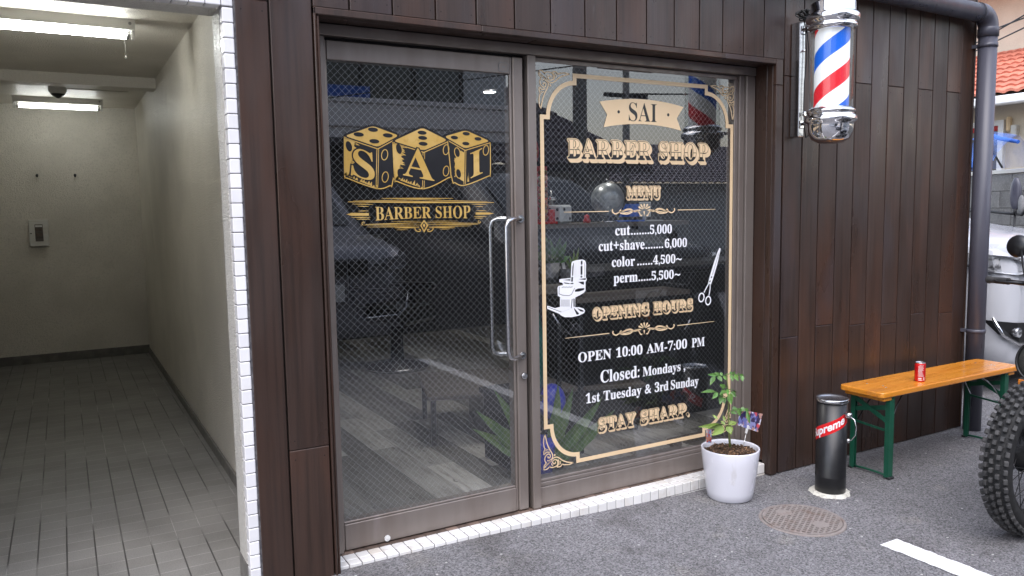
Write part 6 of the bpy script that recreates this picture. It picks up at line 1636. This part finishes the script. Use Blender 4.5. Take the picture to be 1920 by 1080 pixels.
for i, (za, zb_) in enumerate(((3.36, 3.62), (3.24, 3.44), (3.02, 3.30))):
    p, q = spot_x(1845, (62, 72, 88)[i], 6.0), spot_x(1935, (28, 20, 45)[i], 5.6)
    d_ = (q - p).normalized(); b = MB(); b.tube([d_ * s_ for s_ in (-8, -4, 0, 4, 8)], .006, 6)
    tag(b.build('power_cable', M['cable'], loc=p), ('lowest of the thin overhead cables before the cream house', 'middle one of the thin overhead cables before the cream house', 'thin overhead cable before the cream house, meeting the upper gutter')[i], 'cable', 'overhead cables before the cream house')

# ------------------------------------------------------------------ across the car park: seen only mirrored in the glass
t = thing('balcony_building', 'grey building with a pale concrete balcony across the car park', 'building', (2.0, -12, 0))
def Bb(o): return P(o, t)
b = MB(); b.box(-4.0, 4.3, -16, -10.6, 0, 7); Bb(b.build('wall', M['dark_wall']))
b = MB(); b.box(-4.2, 6.1, -10.6, -9.2, 2.58, 2.75); b.box(-4.2, 6.1, -9.3, -9.15, 2.751, 3.12, bev=.01); b.box(-4.22, 6.12, -9.33, -9.12, 3.121, 3.20, bev=.01); b.box(6.0, 6.12, -10.6, -9.31, 2.751, 3.12); Bb(b.build('balcony', M['concrete']))
for i, x in enumerate((0.8, 1.75, 2.7, 3.65, 4.6, 5.5)):
    b = MB(); b.box(x, x + .88, -9.9, -9.86, 3.21, 4.9); Bb(b.build('glass_panel', M['win_glass'] if i % 3 == 1 else M['grey_wall'] if i in (0, 5) else M['car_glass']))
    b = MB(); b.box(x - .07, x - .005, -9.92, -9.84, 3.21, 4.9); Bb(b.build('window_post', M['dark_metal']))
b = MB(); b.box(1.9, 3.6, -9.7, -9.4, 3.21, 3.42); Bb(b.build('blue_cover', M['blue_tarp']))
b = MB(); b.box(-4.2, 6.1, -16, -9.1, 4.95, 5.25); Bb(b.build('eaves', M['concrete']))
t = thing('plum_roof_house', 'house with a steep plum grey pan tile roof across the car park', 'house', (7.5, -13, 0))
b = MB(); b.box(5.2, 9.5, -16, -10.9, 0, 2.3); P(b.build('wall', M['grey_wall']), t)
b = MB(); tiled_slope(b, (4.4, -10.4, 2.3), (10.2, -10.4, 2.3), (5.5, -13.2, 4.75), (6.9, -13.2, 4.75), pitch=.28, rowp=.28, amp=.05); tiled_slope(b, (10.2, -10.4, 2.3), (10.2, -16.4, 2.3), (6.9, -13.2, 4.75), (6.9, -13.4, 4.75), pitch=.28, rowp=.28); P(b.build('roof', M['roof_dark']), t)
b = MB(); b.box(4.4, 10.2, -10.42, -10.3, 2.15, 2.27); P(b.build('gutter', M['pvc']), t)
t = thing('low_plum_roof_house', 'low wide house with a plum grey roof beyond the steep roofed house', 'house', (15, -18, 0))
b = MB(); b.box(10.5, 22, -24, -15.0, 0, 2.1); P(b.build('wall', M['grey_wall']), t)
b = MB(); tiled_slope(b, (9.8, -14.4, 2.1), (22.5, -14.4, 2.1), (11.5, -19, 3.6), (21, -19, 3.6), pitch=.28, rowp=.28, amp=.05); P(b.build('roof', M['roof_dark']), t)
for i, (x, y, h_, lb) in enumerate(((8.05, -9.9, 7.5, 'thick grey utility pole in front of the steep plum roofed house'), (12.3, -13.9, 5.6, 'slim grey utility pole with cross arms beyond the plum roofed house'))):
    t = thing('utility_pole', lb, 'utility pole', (x, y, 0), 0, 'utility poles across the car park')
    b = MB(); b.cyl((0, 0, -.2), (0, 0, h_), .15 if i == 0 else .11, .13 if i == 0 else .085, n=16); b.build('pole', M['pole_grey'], t)
    b = MB(); b.box(-.9, .9, -.05, .05, h_ - .6, h_ - .5); b.box(-.7, .7, -.05, .05, h_ - 1.3, h_ - 1.2)
    b.build('cross_arm', M['dark_metal'], t)
    b = MB()
    for xx in (-.8, -.3, .3, .8): b.cyl((xx, 0, h_ - .5), (xx, 0, h_ - .35), .05, n=8)
    b.build('insulator', M['white_plastic'], t)
for i, (a_, c_) in enumerate((((8.05, -9.9, 6.7), (30, -16, 8.2)), ((13.1, -13.9, 5.1), (30, -11, 7.0)), ((11.5, -13.9, 5.1), (-6, -12, 7.3)), ((12.3, -13.9, 4.4), (32, -12, 6.8)), ((8.05, -9.9, 5.6), (26, -13, 6.6)))):
    a_, c_ = Vector(a_), Vector(c_); b = MB(); pts = []
    for k in range(13): u = k / 12; pts.append((c_ - a_) * u + Vector((0, 0, -.9 * 4 * u * (1 - u) * .5)))
    b.tube(pts, .022, 5); tag(b.build('street_cable', M['cable'], loc=a_), 'black overhead street cable strung from the utility poles', 'cable', 'street cables from the utility poles')
t = thing('dark_apartment', 'dark low building behind the parked vans', 'building', (-9, -14, 0))
b = MB(); b.box(-6, 4.5, -3, 3, 0, 5.5); b.build('wall', M['concrete'], t)
b = MB(); b.box(-6.2, 4.7, -3.2, 3.2, 5.51, 5.7); b.build('roof', M['pvc'], t)
b = MB()
for k in range(5): b.box(-5 + 1.9 * k, -4 + 1.9 * k, 3.005, 3.03, 1.0, 2.2)
b.build('window', M['win_glass'], t)
